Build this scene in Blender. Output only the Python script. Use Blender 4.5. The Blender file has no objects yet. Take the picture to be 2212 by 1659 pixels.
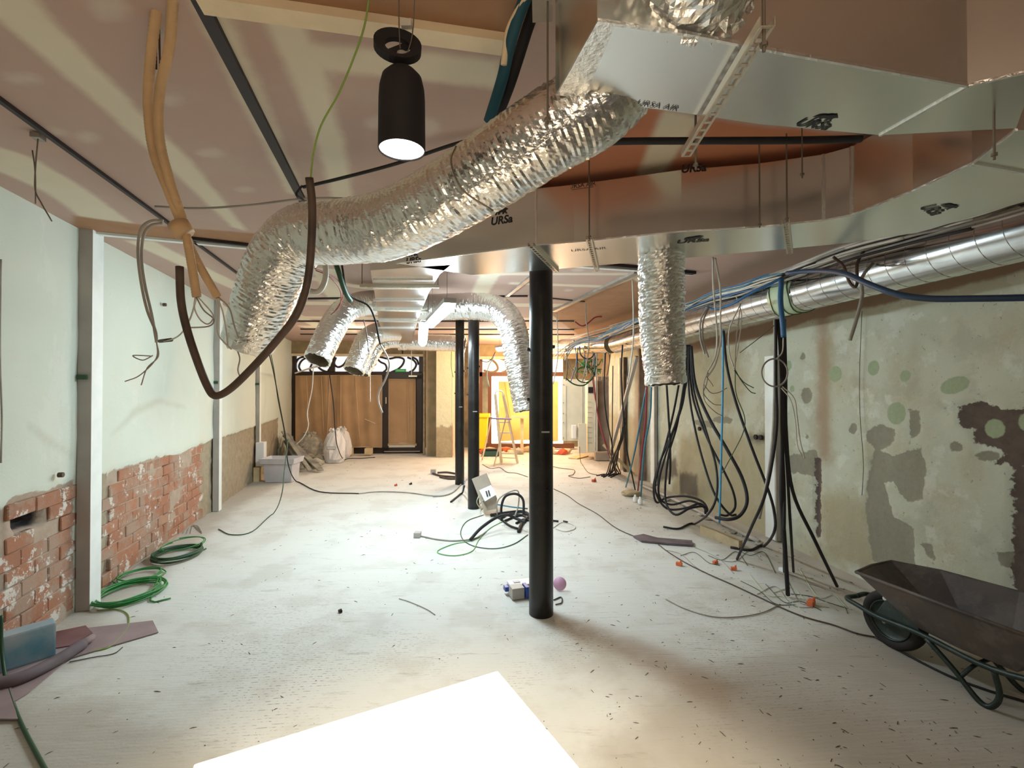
import bpy, bmesh, math, random
import numpy as np
from mathutils import Vector, Matrix
from math import sin, cos, tan, pi, atan2, radians

# ------------------------------------------------------------------ camera, world, light, exposure
FPX = 1030.0; PITCH = 0.0102; CAMZ = 1.7
SC = bpy.context.scene; COL = SC.collection
cd = bpy.data.cameras.new('camera'); cam = bpy.data.objects.new('camera', cd); COL.objects.link(cam)
cam.location = (0, 0, CAMZ); cam.rotation_euler = (pi/2 + PITCH, 0, 0)
cd.sensor_width = 36; cd.lens = 36*FPX/2212; cd.clip_start = 0.02
SC.camera = cam
w = bpy.data.worlds.new('world'); SC.world = w; w.use_nodes = True
w.node_tree.nodes['Background'].inputs[0].default_value = (1.0, 0.92, 0.84, 1)
w.node_tree.nodes['Background'].inputs[1].default_value = 0.075  # even warm fill, enters at the rear end where no wall is built
SC.view_settings.view_transform = 'Standard'; SC.view_settings.look = 'None'
SC.view_settings.exposure = 0.0; SC.view_settings.gamma = 1.0
TUBE_POWER = 142.0
def lamp(name, kind, loc, target, energy, color, size=0.1, spot=60, sy=None):
    l = bpy.data.lights.new(name, kind); l.energy = energy; l.color = color
    if kind == 'AREA':
        l.size = size
        if sy: l.shape = 'RECTANGLE'; l.size_y = sy
    else: l.shadow_soft_size = size
    if kind == 'SPOT': l.spot_size = radians(spot); l.spot_blend = 0.6
    o = bpy.data.objects.new(name, l); COL.objects.link(o); o.location = loc
    d = Vector(target) - Vector(loc); o.rotation_euler = d.to_track_quat('-Z', 'Y').to_euler()
    return o
# work lamp behind the far partition bay (warm), spot over the white table, spot of the black pendant
lamp('back_work_light', 'POINT', (-0.05, 11.2, 2.45), (0, 11, 0), 210, (1.0, 0.66, 0.34), 0.12)
lamp('back_shelf_light', 'POINT', (0.9, 12.0, 1.9), (0, 11, 0), 70, (1.0, 0.60, 0.28), 0.12)
lamp('left_back_light', 'POINT', (-3.0, 9.6, 2.3), (0, 0, 0), 40, (1.0, 0.88, 0.70), 0.15)
lamp('table_spot', 'SPOT', (-0.15, 0.25, 2.60), (-0.15, 0.85, 1.0), 470, (1.0, 0.82, 0.58), 0.05, 66)
lamp('pendant_spot', 'SPOT', (-0.312, 1.35, 2.30), (-0.312, 1.42, 0.0), 9, (1.0, 0.93, 0.82), 0.05, 110)
lamp('rear_fill_light', 'AREA', (0.2, -1.2, 2.5), (0.0, 2.4, 1.9), 20, (1.0, 0.80, 0.58), 1.2)  # added warm fill from behind the camera, no fixture known there

# ------------------------------------------------------------------ geometry helpers
rnd = random.Random(7); nr = np.random.RandomState(11)
V = Vector
def ray(px, py):
    cx = (px-1106)/FPX; cz = -(py-829.5)/FPX
    y = cos(PITCH) - cz*sin(PITCH); z = sin(PITCH) + cz*cos(PITCH)
    return V((cx/y, 1, z/y))
def P(px, py, Y): return V((0, 0, CAMZ)) + ray(px, py)*Y
def Z(px, py, z):
    r = ray(px, py); return V((0, 0, CAMZ)) + r*((z-CAMZ)/r.z)
def F(px, py, z=0.0): return Z(px, py, z)
CEIL = 2.93
LX0, LK = -2.32, -0.275            # left wall: X = LX0 + LK*Y
RX0, RK = 3.70, -0.1355            # right wall
def WL(px, py, off=0.0):
    r = ray(px, py); return V((0, 0, CAMZ)) + r*((LX0+off)/(r.x-LK))
def WR(px, py, off=0.0):
    r = ray(px, py); return V((0, 0, CAMZ)) + r*((RX0-off)/(r.x-RK))
TH = math.atan(0.275); UX = V((cos(TH), sin(TH), 0)); VX = V((-sin(TH), cos(TH), 0)); UP = V((0, 0, 1))

def link(me, name, mat, parent=None, smooth=False):
    o = bpy.data.objects.new(name, me); COL.objects.link(o)
    if mat is not None:
        for m in (mat if isinstance(mat, (list, tuple)) else [mat]): me.materials.append(m)
    if parent is not None: o.parent = parent
    if smooth:
        me.polygons.foreach_set('use_smooth', [True]*len(me.polygons))
    return o
def mesh(name, vs, fs, mat, parent=None, smooth=False):
    me = bpy.data.meshes.new(name); me.from_pydata([tuple(v) for v in vs], [], fs); me.update()
    return link(me, name, mat, parent, smooth)
def tag(o, label, cat, group=None, kind=None):
    if label: o['label'] = label
    if cat: o['category'] = cat
    if group: o['group'] = group
    if kind: o['kind'] = kind
    return o
def struct(o): o['kind'] = 'structure'; return o
def empty(name, loc=(0, 0, 0)):
    o = bpy.data.objects.new(name, None); COL.objects.link(o); o.empty_display_size = 0.1
    o.location = loc; return o
class MB:
    """collects simple solids in world space"""
    def __init__(s): s.v = []; s.f = []
    def add(s, vs, fs):
        b = len(s.v); s.v += [V(v) for v in vs]; s.f += [tuple(i+b for i in f) for f in fs]; return s
    def box(s, c, ax, ay, az, hx, hy, hz):
        c = V(c); vs = []
        for k in (-1, 1):
            for j in (-1, 1):
                for i in (-1, 1): vs.append(c + V(ax)*(i*hx) + V(ay)*(j*hy) + V(az)*(k*hz))
        return s.add(vs, [(0, 2, 3, 1), (4, 5, 7, 6), (0, 1, 5, 4), (2, 6, 7, 3), (0, 4, 6, 2), (1, 3, 7, 5)])
    def bar(s, a, b, w, h, up=UP):
        a = V(a); b = V(b); d = b-a; L = d.length; d.normalize()
        up = V(up); sx = d.cross(up)
        if sx.length < 1e-4: sx = d.cross(V((1, 0, 0)))
        sx.normalize(); u2 = sx.cross(d)
        return s.box((a+b)/2, d, sx, u2, L/2, w/2, h/2)
    def prism(s, pts, dvec):
        n = len(pts); d = V(dvec); pts = [V(p) for p in pts]
        return s.add(pts + [p+d for p in pts], [tuple(range(n))[::-1], tuple(range(n, 2*n))] + [(i, (i+1) % n, (i+1) % n+n, i+n) for i in range(n)])
    def cyl(s, a, b, r, n=12, r2=None):
        vs, fs = sweep([a, b], [r, r if r2 is None else r2], n, caps=True); return s.add(vs, fs)
    def build(s, name, mat, parent=None, smooth=False, bevel=0):
        bm = bmesh.new(); vv = [bm.verts.new(v) for v in s.v]
        for f in s.f:
            try: bm.faces.new([vv[i] for i in f])
            except ValueError: pass
        bmesh.ops.recalc_face_normals(bm, faces=bm.faces)
        if bevel: bmesh.ops.bevel(bm, geom=list(bm.edges), offset=bevel, segments=2, affect='EDGES', profile=0.7)
        me = bpy.data.meshes.new(name); bm.to_mesh(me); bm.free()
        return link(me, name, mat, parent, smooth)
def catmull(pts, n=6):
    pts = [V(p) for p in pts]
    if len(pts) < 3: return pts
    out = []
    e = [pts[0]*2-pts[1]] + pts + [pts[-1]*2-pts[-2]]
    for i in range(1, len(e)-2):
        p0, p1, p2, p3 = e[i-1:i+3]
        for k in range(n):
            t = k/n
            out.append(0.5*((2*p1) + (p2-p0)*t + (2*p0-5*p1+4*p2-p3)*t*t + (3*p1-p0-3*p2+p3)*t**3))
    out.append(pts[-1]); return out
def frames(pts):
    T = []
    for i in range(len(pts)):
        d = pts[min(i+1, len(pts)-1)] - pts[max(i-1, 0)]
        T.append(d.normalized() if d.length > 1e-9 else V((0, 0, 1)))
    n = T[0].orthogonal().normalized(); out = []
    for i, t in enumerate(T):
        n = (n - t*n.dot(t))
        n = n.normalized() if n.length > 1e-6 else t.orthogonal().normalized()
        out.append((n, t.cross(n)))
    return out
def sweep(pts, r, n=8, caps=True):
    pts = [V(p) for p in pts]; fr = frames(pts)
    rs = r if isinstance(r, (list, tuple)) else [r]*len(pts)
    vs = []; fs = []
    for p, (a, b), q in zip(pts, fr, rs):
        for k in range(n):
            an = 2*pi*k/n; vs.append(p + (a*cos(an)+b*sin(an))*q)
    for i in range(len(pts)-1):
        for k in range(n):
            k2 = (k+1) % n; fs.append((i*n+k, i*n+k2, (i+1)*n+k2, (i+1)*n+k))
    if caps:
        fs.append(tuple(range(n))[::-1]); m = (len(pts)-1)*n; fs.append(tuple(range(m, m+n)))
    return vs, fs
def tube(name, pts, r, mat, parent=None, n=8, sub=6, smooth=True):
    vs, fs = sweep(catmull(pts, sub) if sub > 1 else pts, r, n)
    return mesh(name, vs, fs, mat, parent, smooth)
def lathe(prof, c, axis=UP, n=24):
    """prof: (radius, height) pairs"""
    axis = V(axis).normalized(); a = axis.orthogonal().normalized(); b = axis.cross(a); c = V(c)
    vs = []; fs = []
    for r, h in prof:
        for k in range(n):
            an = 2*pi*k/n; vs.append(c + axis*h + (a*cos(an)+b*sin(an))*max(r, 1e-4))
    for i in range(len(prof)-1):
        for k in range(n):
            k2 = (k+1) % n; fs.append((i*n+k, i*n+k2, (i+1)*n+k2, (i+1)*n+k))
    return vs, fs

# ------------------------------------------------------------------ materials
MATS = {}
def mat(name, c, rough=0.6, metal=0.0, vary=0.0, scale=6.0, c2=None, bump=0.0, bscale=40.0, emit=None, es=0.0, trans=0.0, dirt=None, dirt_amt=0.5, dscale=3.0, stretch=None):
    if name in MATS: return MATS[name]
    m = bpy.data.materials.new(name); m.use_nodes = True; MATS[name] = m
    nt = m.node_tree; N = nt.nodes; L = nt.links; b = N['Principled BSDF']
    b.inputs['Base Color'].default_value = (*c, 1); b.inputs['Roughness'].default_value = rough; b.inputs['Metallic'].default_value = metal
    tc = N.new('ShaderNodeTexCoord'); src = tc.outputs['Object']
    if stretch:
        mp = N.new('ShaderNodeMapping'); mp.inputs['Scale'].default_value = stretch; L.new(src, mp.inputs[0]); src = mp.outputs[0]
    out = None
    if vary or c2:
        n = N.new('ShaderNodeTexNoise'); n.inputs['Scale'].default_value = scale; n.inputs['Detail'].default_value = 6
        L.new(src, n.inputs['Vector'])
        r = N.new('ShaderNodeValToRGB'); r.color_ramp.elements[0].position = 0.35; r.color_ramp.elements[1].position = 0.65
        r.color_ramp.elements[0].color = (*[x*(1-vary) for x in c], 1)
        r.color_ramp.elements[1].color = (*(c2 if c2 else [min(1, x*(1+vary)) for x in c]), 1)
        L.new(n.outputs['Fac'], r.inputs['Fac']); out = r.outputs[0]
    if dirt:
        n = N.new('ShaderNodeTexNoise'); n.inputs['Scale'].default_value = dscale; n.inputs['Detail'].default_value = 9; n.inputs['Roughness'].default_value = 0.7
        L.new(src, n.inputs['Vector'])
        r = N.new('ShaderNodeValToRGB'); r.color_ramp.elements[0].position = 0.5; r.color_ramp.elements[1].position = 0.6
        r.color_ramp.elements[1].color = (dirt_amt,)*3 + (1,)
        L.new(n.outputs['Fac'], r.inputs['Fac'])
        mx = N.new('ShaderNodeMix'); mx.data_type = 'RGBA'; mx.inputs['A'].default_value = (*c, 1); mx.inputs['B'].default_value = (*dirt, 1)
        L.new(r.outputs[0], mx.inputs['Factor'])
        if out: L.new(out, mx.inputs['A'])
        out = mx.outputs['Result']
    if out: L.new(out, b.inputs['Base Color'])
    if bump:
        n = N.new('ShaderNodeTexNoise'); n.inputs['Scale'].default_value = bscale; n.inputs['Detail'].default_value = 5
        L.new(src, n.inputs['Vector'])
        bp = N.new('ShaderNodeBump'); bp.inputs['Strength'].default_value = bump; bp.inputs['Distance'].default_value = 0.01
        L.new(n.outputs['Fac'], bp.inputs['Height']); L.new(bp.outputs[0], b.inputs['Normal'])
    if emit:
        b.inputs['Emission Color'].default_value = (*emit, 1); b.inputs['Emission Strength'].default_value = es
    if trans:
        tr = N.new('ShaderNodeBsdfTranslucent'); tr.inputs[0].default_value = (*c, 1)
        ms = N.new('ShaderNodeMixShader'); ms.inputs[0].default_value = trans
        L.new(b.outputs[0], ms.inputs[1]); L.new(tr.outputs[0], ms.inputs[2])
        L.new(ms.outputs[0], N['Material Output'].inputs['Surface'])
    return m
M_foil = mat('foil', (0.80, 0.80, 0.77), 0.24, 1.0, bump=0.05, bscale=9)
M_flex = mat('flex_foil', (0.84, 0.84, 0.82), 0.25, 1.0, bump=0.22, bscale=60)
M_tape = mat('foil_tape', (0.88, 0.88, 0.86), 0.30, 1.0, bump=0.6, bscale=60)
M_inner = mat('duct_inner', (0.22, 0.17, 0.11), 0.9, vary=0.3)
M_galv = mat('galvanised', (0.72, 0.74, 0.74), 0.20, 1.0, vary=0.05, scale=20)
M_galvd = mat('galvanised_dull', (0.34, 0.31, 0.27), 0.5, 0.7, vary=0.2)
M_rod = mat('rod_steel', (0.24, 0.20, 0.16), 0.5, 0.8)
M_black = mat('black_paint', (0.008, 0.006, 0.006), 0.38, bump=0.03, dirt=(0.12, 0.11, 0.10), dirt_amt=0.12, dscale=2.2)
M_blackp = mat('black_plastic', (0.008, 0.006, 0.008), 0.75)
M_print = mat('black_print', (0.015, 0.015, 0.02), 0.6)
M_cblack = mat('cable_black', (0.012, 0.010, 0.012), 0.7, vary=0.2)
M_cdark = mat('cable_brown', (0.075, 0.045, 0.032), 0.6, vary=0.3, scale=12)
M_cgrey = mat('cable_grey', (0.33, 0.30, 0.26), 0.6, vary=0.2)
M_clight = mat('cable_pale', (0.55, 0.52, 0.45), 0.6, vary=0.15)
M_cblue = mat('cable_blue', (0.025, 0.12, 0.28), 0.5)
M_cnavy = mat('cable_navy', (0.02, 0.05, 0.11), 0.5)
M_cteal = mat('cable_teal', (0.04, 0.19, 0.27), 0.5)
M_cgreen = mat('cable_green', (0.03, 0.22, 0.05), 0.5)
M_cgreend = mat('cable_dark_green', (0.02, 0.07, 0.03), 0.5)
M_cyg = mat('cable_yellow_green', (0.24, 0.36, 0.07), 0.5)
M_cred = mat('cable_red', (0.30, 0.035, 0.05), 0.5)
M_cwhite = mat('cable_white', (0.72, 0.66, 0.60), 0.5)
M_tan = mat('tan_conduit', (0.56, 0.37, 0.20), 0.6, vary=0.12)
M_white = mat('white_trunking', (0.74, 0.78, 0.76), 0.5, vary=0.05)
M_whiteg = mat('grey_and_trunking_shade', (0.40, 0.37, 0.34), 0.6, vary=0.12, scale=3)  # darker copy of the white trunking for its shaded faces; also grey timber, conduit
M_kraft = mat('kraft_paper', (0.52, 0.33, 0.18), 0.8, vary=0.10, scale=2.5, bump=0.1, bscale=6, trans=0.25)
M_kraftl = mat('kraft_fold', (0.58, 0.40, 0.24), 0.8)
M_orange = mat('lit_paper', (0.72, 0.38, 0.13), 0.8, vary=0.2, scale=2, trans=0.16)
M_frame = mat('dark_frame', (0.028, 0.016, 0.013), 0.45)
M_framed = mat('red_brown_frame', (0.13, 0.045, 0.02), 0.5)
M_glow = mat('daylit_glass', (0.9, 0.9, 0.9), 0.5, emit=(0.93, 0.93, 1.0), es=0.78)
M_glow2 = mat('daylit_glass_warm', (0.9, 0.9, 0.9), 0.5, emit=(1.0, 0.88, 0.66), es=6.0)
M_tubeE = mat('lamp_tube', (1, 1, 1), 0.5, emit=(0.76, 0.93, 1.0), es=TUBE_POWER)
M_pendE = mat('pendant_glass', (1, 1, 1), 0.5, emit=(1, 0.97, 0.93), es=14)
M_table = mat('white_laminate', (0.92, 0.90, 0.86), 0.4)
M_cream = mat('cream_wood', (0.76, 0.62, 0.42), 0.6, vary=0.08)
M_cab = mat('cabinet_grey', (0.62, 0.62, 0.52), 0.45, vary=0.04)
M_cabd = mat('cabinet_side', (0.28, 0.22, 0.17), 0.55, vary=0.15)
M_yellow = mat('yellow_plastic', (0.85, 0.62, 0.01), 0.4)
M_alu = mat('ladder_alu', (0.72, 0.64, 0.50), 0.35, 0.6)
M_lilac = mat('lilac_plastic', (0.28, 0.22, 0.38), 0.5)
M_card = mat('cardboard', (0.33, 0.27, 0.21), 0.8, vary=0.08)
M_cardl = mat('timber_pale', (0.62, 0.48, 0.28), 0.8, vary=0.12)
M_wplas = mat('white_plastic', (0.78, 0.79, 0.80), 0.4)
M_bplas = mat('blue_plastic', (0.02, 0.06, 0.32), 0.4)
M_pink = mat('pink_plastic', (0.75, 0.42, 0.62), 0.5)
M_gplas = mat('grey_plastic', (0.42, 0.40, 0.37), 0.5)
M_sack = mat('white_sack', (0.70, 0.67, 0.66), 0.7, bump=0.4, bscale=14)
M_rubble = mat('rubble', (0.28, 0.25, 0.20), 0.95, c2=(0.45, 0.41, 0.33), scale=9, bump=0.6, bscale=22)
M_slat = mat('old_slat', (0.16, 0.14, 0.13), 0.7, c2=(0.34, 0.33, 0.27), scale=5)
M_tub = mat('tub_grey', (0.52, 0.51, 0.54), 0.5, vary=0.06)
M_red = mat('red_scrap', (0.55, 0.08, 0.03), 0.6)
M_orng = mat('orange_scrap', (0.70, 0.17, 0.06), 0.6)
M_pvc = mat('barrow_tray', (0.065, 0.055, 0.055), 0.55, 0.2, c2=(0.12, 0.095, 0.08), scale=4, bump=0.1, dirt=(0.17, 0.15, 0.13), dirt_amt=0.5, dscale=5)
M_bgreen = mat('barrow_green', (0.008, 0.022, 0.017), 0.45, dirt=(0.10, 0.10, 0.09), dirt_amt=0.3, dscale=9)
M_rubber = mat('rubber', (0.020, 0.017, 0.016), 0.8, vary=0.3)
M_mat = mat('red_mat', (0.10, 0.018, 0.015), 0.9, c2=(0.20, 0.10, 0.10), scale=2.2)
M_mauve = mat('mauve_sheet', (0.30, 0.22, 0.22), 0.85, vary=0.12, scale=4)
M_bluebox = mat('blue_box', (0.07, 0.42, 0.60), 0.6, c2=(0.42, 0.45, 0.47), scale=3, vary=0.4)
M_darkc = mat('grey_pipe_dusty', (0.13, 0.10, 0.11), 0.8, vary=0.25)
M_teali = mat('teal_insulation', (0.010, 0.075, 0.11), 0.7, vary=0.2)
M_rawwood = mat('raw_board', (0.46, 0.36, 0.22), 0.8, vary=0.15)
M_sheath = mat('pale_green_wrap', (0.52, 0.62, 0.42), 0.5, vary=0.05)
M_exit = mat('exit_green', (0.01, 0.22, 0.05), 0.5, emit=(0.02, 0.35, 0.08), es=0.4)
M_gunk = mat('dark_rail', (0.022, 0.014, 0.016), 0.6)
M_glass = mat('lamp_clear', (0.9, 0.9, 0.88), 0.15)

# ------------------------------------------------------------------ painted-mask surfaces (walls, ceiling)
def sd_poly(S, T, poly):
    """signed distance (positive inside) to polygon, numpy"""
    d = np.full(S.shape, 1e9); inside = np.zeros(S.shape, bool); n = len(poly)
    for i in range(n):
        x1, y1 = poly[i]; x2, y2 = poly[(i+1) % n]
        ex, ey = x2-x1, y2-y1; L2 = ex*ex+ey*ey+1e-12
        t = np.clip(((S-x1)*ex+(T-y1)*ey)/L2, 0, 1)
        d = np.minimum(d, np.hypot(S-(x1+t*ex), T-(y1+t*ey)))
        c = ((y1 > T) != (y2 > T)) & (S < ex*(T-y1)/(ey if abs(ey) > 1e-12 else 1e-12)+x1)
        inside ^= c
    return np.where(inside, d, -d)
def grid_surface(name, org, du, dv, lu, lv, step, masks, offs, material):
    """masks: {attr:[poly in (u,v)]}; offs(S,T,att)-> displacement along normal du x dv"""
    nu = int(lu/step)+1; nv = int(lv/step)+1
    s = np.linspace(0, lu, nu); t = np.linspace(0, lv, nv); S, T = np.meshgrid(s, t)
    att = {}
    for k, polys in masks.items():
        a = np.full(S.shape, -0.3)
        for p in polys: a = np.maximum(a, sd_poly(S, T, p))
        att[k] = np.clip(a, -0.3, 0.3)
    D = offs(S, T, att) if offs else np.zeros(S.shape)
    o = np.array(org); du = np.array(du); dv = np.array(dv); nn = np.cross(du, dv)
    co = o + S[..., None]*du + T[..., None]*dv + D[..., None]*nn
    me = bpy.data.meshes.new(name)
    idx = np.arange(nu*nv).reshape(nv, nu)
    f = np.stack([idx[:-1, :-1], idx[:-1, 1:], idx[1:, 1:], idx[1:, :-1]], -1).reshape(-1, 4)
    me.vertices.add(nu*nv); me.vertices.foreach_set('co', co.reshape(-1))
    me.loops.add(len(f)*4); me.loops.foreach_set('vertex_index', f.reshape(-1).astype(np.int32))
    me.polygons.add(len(f)); me.polygons.foreach_set('loop_start', (np.arange(len(f))*4).astype(np.int32))
    me.update(calc_edges=True)
    for k, a in att.items():
        at = me.attributes.new(k, 'FLOAT', 'POINT'); at.data.foreach_set('value', a.reshape(-1).astype(np.float32))
    o = link(me, name, material, None, True); struct(o); return o
def vnoise(S, T, sc, seed=0):
    r = np.random.RandomState(seed); G = r.rand(257, 257)
    x = (S*sc) % 256; y = (T*sc) % 256; xi = x.astype(int); yi = y.astype(int); fx = x-xi; fy = y-yi
    fx = fx*fx*(3-2*fx); fy = fy*fy*(3-2*fy)
    return (G[yi, xi]*(1-fx)+G[yi, xi+1]*fx)*(1-fy) + (G[yi+1, xi]*(1-fx)+G[yi+1, xi+1]*fx)*fy
class NT:
    def __init__(s, name):
        s.m = bpy.data.materials.new(name); s.m.use_nodes = True; s.N = s.m.node_tree.nodes; s.L = s.m.node_tree.links
        s.b = s.N['Principled BSDF']; s.b.inputs['Roughness'].default_value = 0.85
        g = s.N.new('ShaderNodeNewGeometry'); s.pos = g.outputs['Position']
    def val(s, x, sock):
        if isinstance(x, (int, float)): sock.default_value = x
        elif isinstance(x, tuple): sock.default_value = (*x, 1) if len(x) == 3 else x
        else: s.L.new(x, sock)
    def noise(s, scale, detail=6, rough=0.6, vec=None, dist=0):
        n = s.N.new('ShaderNodeTexNoise'); n.inputs['Scale'].default_value = scale; n.inputs['Detail'].default_value = detail
        n.inputs['Roughness'].default_value = rough; n.inputs['Distortion'].default_value = dist; s.L.new(vec or s.pos, n.inputs['Vector']); return n.outputs['Fac']
    def math(s, op, a, b=0.0, c=None):
        n = s.N.new('ShaderNodeMath'); n.operation = op; s.val(a, n.inputs[0]); s.val(b, n.inputs[1])
        if c is not None: s.val(c, n.inputs[2])
        return n.outputs[0]
    def step(s, x, a, b, to0=0.0, to1=1.0):
        n = s.N.new('ShaderNodeMapRange'); n.interpolation_type = 'SMOOTHSTEP'; s.val(x, n.inputs[0])
        n.inputs[1].default_value = a; n.inputs[2].default_value = b; n.inputs[3].default_value = to0; n.inputs[4].default_value = to1
        return n.outputs[0]
    def mix(s, f, a, b):
        n = s.N.new('ShaderNodeMix'); n.data_type = 'RGBA'; s.val(f, n.inputs['Factor']); s.val(a, n.inputs['A']); s.val(b, n.inputs['B']); return n.outputs['Result']
    def attr(s, name):
        n = s.N.new('ShaderNodeAttribute'); n.attribute_name = name; return n.outputs['Fac']
    def scaled(s, sc, rot=0.0):
        n = s.N.new('ShaderNodeMapping'); n.inputs['Scale'].default_value = sc; n.inputs['Rotation'].default_value = (0, 0, rot)
        s.L.new(s.pos, n.inputs[0]); return n.outputs[0]
    def mask(s, name, amp=0.06, sc=14, soft=0.006, amp2=0.0):
        n = s.math('MULTIPLY_ADD', s.noise(sc, 7, 0.65), amp*2, -amp)
        v = s.math('ADD', s.attr(name), n); return s.step(v, -soft, soft)
    def done(s, col, bumps=()):
        s.L.new(col, s.b.inputs['Base Color'])
        prev = None
        for h, st, dist in bumps:
            bp = s.N.new('ShaderNodeBump'); bp.inputs['Strength'].default_value = st; bp.inputs['Distance'].default_value = dist
            s.L.new(h, bp.inputs['Height'])
            if prev: s.L.new(prev, bp.inputs['Normal'])
            prev = bp.outputs[0]
        if prev: s.L.new(prev, s.b.inputs['Normal'])
        return s.m
def stains(t, col, c, sc, lo, hi, amt, vec=None):
    return t.mix(t.math('MULTIPLY', t.step(t.noise(sc, 8, 0.65, vec), lo, hi), amt), col, c)

# --- right wall material
t = NT('right_wall_plaster')
col = t.mix(t.noise(1.3, 5), (0.43, 0.45, 0.34), (0.54, 0.54, 0.44))
col = stains(t, col, (0.40, 0.34, 0.21), 0.9, 0.48, 0.66, 0.7)
col = stains(t, col, (0.34, 0.33, 0.25), 2.6, 0.52, 0.64, 0.45)
col = stains(t, col, (0.66, 0.67, 0.60), 3.7, 0.55, 0.62, 0.4)
col = t.mix(t.math('MULTIPLY', t.mask('damp', 0.22, 3.2, 0.12), 0.70), col, (0.33, 0.27, 0.15))
col = t.mix(t.math('MULTIPLY', t.mask('rust', 0.10, 5, 0.09), 0.6), col, (0.30, 0.18, 0.11))
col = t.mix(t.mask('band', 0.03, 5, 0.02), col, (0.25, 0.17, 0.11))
col = t.mix(t.math('MULTIPLY', t.step(t.noise(26, 8, 0.7), 0.62, 0.67), 0.75), col, (0.26, 0.22, 0.15))
col = t.mix(t.mask('grey', 0.05, 11, 0.006), col, t.mix(t.noise(22), (0.20, 0.185, 0.135), (0.29, 0.27, 0.20)))
col = t.mix(t.math('MULTIPLY', t.mask('soot', 0.07, 9, 0.05), 0.8), col, (0.07, 0.055, 0.045))
col = t.mix(t.mask('dark', 0.07, 12, 0.006), col, t.mix(t.noise(16), (0.055, 0.035, 0.03), (0.15, 0.11, 0.085)))
col = t.mix(t.mask('green', 0.012, 24, 0.006), col, t.mix(t.noise(40), (0.24, 0.30, 0.17), (0.36, 0.40, 0.26)))
M_right = t.done(col, [(t.noise(7, 8), 0.35, 0.02), (t.noise(60, 5), 0.3, 0.004)])
# --- left wall material
t = NT('left_wall_plaster')
col = t.mix(t.noise(0.9, 4), (0.55, 0.61, 0.53), (0.63, 0.65, 0.57))
col = stains(t, col, (0.62, 0.58, 0.46), 0.7, 0.50, 0.66, 0.5)
col = t.mix(t.math('MULTIPLY', t.step(t.noise(2.2, 9, 0.7, t.scaled((1, 1, 0.5))), 0.57, 0.60), 0.35), col, (0.66, 0.68, 0.62))
col = t.mix(t.math('MULTIPLY', t.step(t.noise(13, 7, 0.75), 0.67, 0.71), 0.7), col, (0.25, 0.24, 0.18))
col = t.mix(t.math('MULTIPLY', t.mask('smear', 0.03, 4, 0.05), 0.5), col, (0.40, 0.38, 0.28))
col = t.mix(t.mask('rough', 0.05, 10, 0.008), col, t.mix(t.noise(11, 9, 0.7), (0.16, 0.125, 0.075), (0.46, 0.39, 0.28)))
col = t.mix(t.mask('brickbed', 0.05, 10, 0.008), col, t.mix(t.noise(9, 9, 0.75), (0.24, 0.15, 0.10), (0.50, 0.42, 0.33)))
col = t.mix(t.mask('pit', 0.01, 14, 0.008), col, (0.012, 0.006, 0.006))  # shade inside the missing-brick hole put into the colour, near black
M_left = t.done(col, [(t.noise(6, 8), 0.30, 0.02), (t.noise(50, 5), 0.35, 0.005)])
# --- brick material (continuous patches of old plaster over neighbouring bricks)
t = NT('brick_clay')
rn = t.N.new('ShaderNodeObjectInfo').outputs['Random']
col = t.mix(rn, (0.27, 0.115, 0.065), (0.40, 0.19, 0.115))
col = t.mix(t.step(t.noise(14, 8, 0.7), 0.4, 0.65), col, (0.33, 0.14, 0.075))
col = stains(t, col, (0.33, 0.24, 0.18), 3.4, 0.44, 0.58, 0.8)
col = t.mix(t.step(t.noise(5.5, 10, 0.75), 0.555, 0.575), col, t.mix(t.noise(30), (0.46, 0.42, 0.36), (0.66, 0.63, 0.58)))
M_brick = t.done(col, [(t.noise(24, 8), 0.5, 0.01)])
# --- ceiling
t = NT('ceiling_plasterboard')
col = t.mix(t.noise(0.8, 4), (0.45, 0.31, 0.265), (0.52, 0.375, 0.31))
col = stains(t, col, (0.52, 0.42, 0.34), 1.7, 0.52, 0.68, 0.4)
col = t.mix(t.mask('tape', 0.03, 5, 0.03), col, t.mix(t.noise(3), (0.66, 0.57, 0.43), (0.72, 0.65, 0.52)))
col = t.mix(t.math('MULTIPLY', t.mask('filler', 0.03, 8, 0.03), 0.7), col, (0.62, 0.53, 0.45))
col = t.mix(t.mask('raw', 0.03, 5, 0.03), col, t.mix(t.noise(6), (0.30, 0.14, 0.07), (0.42, 0.24, 0.13)))
col = t.mix(t.mask('warmlight', 0.03, 5, 0.03), col, t.mix(t.noise(6), (0.46, 0.16, 0.08), (0.52, 0.22, 0.12)))  # warm lamp light on the ceiling put into the colour as orange
M_ceil = t.done(col, [(t.noise(3, 4), 0.12, 0.02), (t.noise(90, 3), 0.15, 0.002)])
# --- floor
t = NT('floor_dusty_screed')
col = t.mix(t.noise(0.7, 5), (0.60, 0.59, 0.55), (0.70, 0.70, 0.66))
col = t.mix(t.math('MULTIPLY', t.step(t.noise(1.9, 9, 0.62), 0.47, 0.62), 0.35), col, (0.47, 0.42, 0.36))
st = t.scaled((0.55, 3.2, 1), -0.25)
col = t.mix(t.math('MULTIPLY', t.step(t.noise(5.5, 10, 0.7, st), 0.57, 0.68), 0.55), col, (0.36, 0.33, 0.28))
col = t.mix(t.math('MULTIPLY', t.step(t.noise(24, 6, 0.7, st), 0.66, 0.72), 0.7), col, (0.20, 0.17, 0.14))
wv = t.N.new('ShaderNodeTexWave'); wv.inputs['Scale'].default_value = 14; wv.inputs['Distortion'].default_value = 1.2; wv.inputs['Detail'].default_value = 2; wv.bands_direction = 'Y'
t.L.new(t.scaled((0.35, 1, 1), -0.28), wv.inputs['Vector'])
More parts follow.
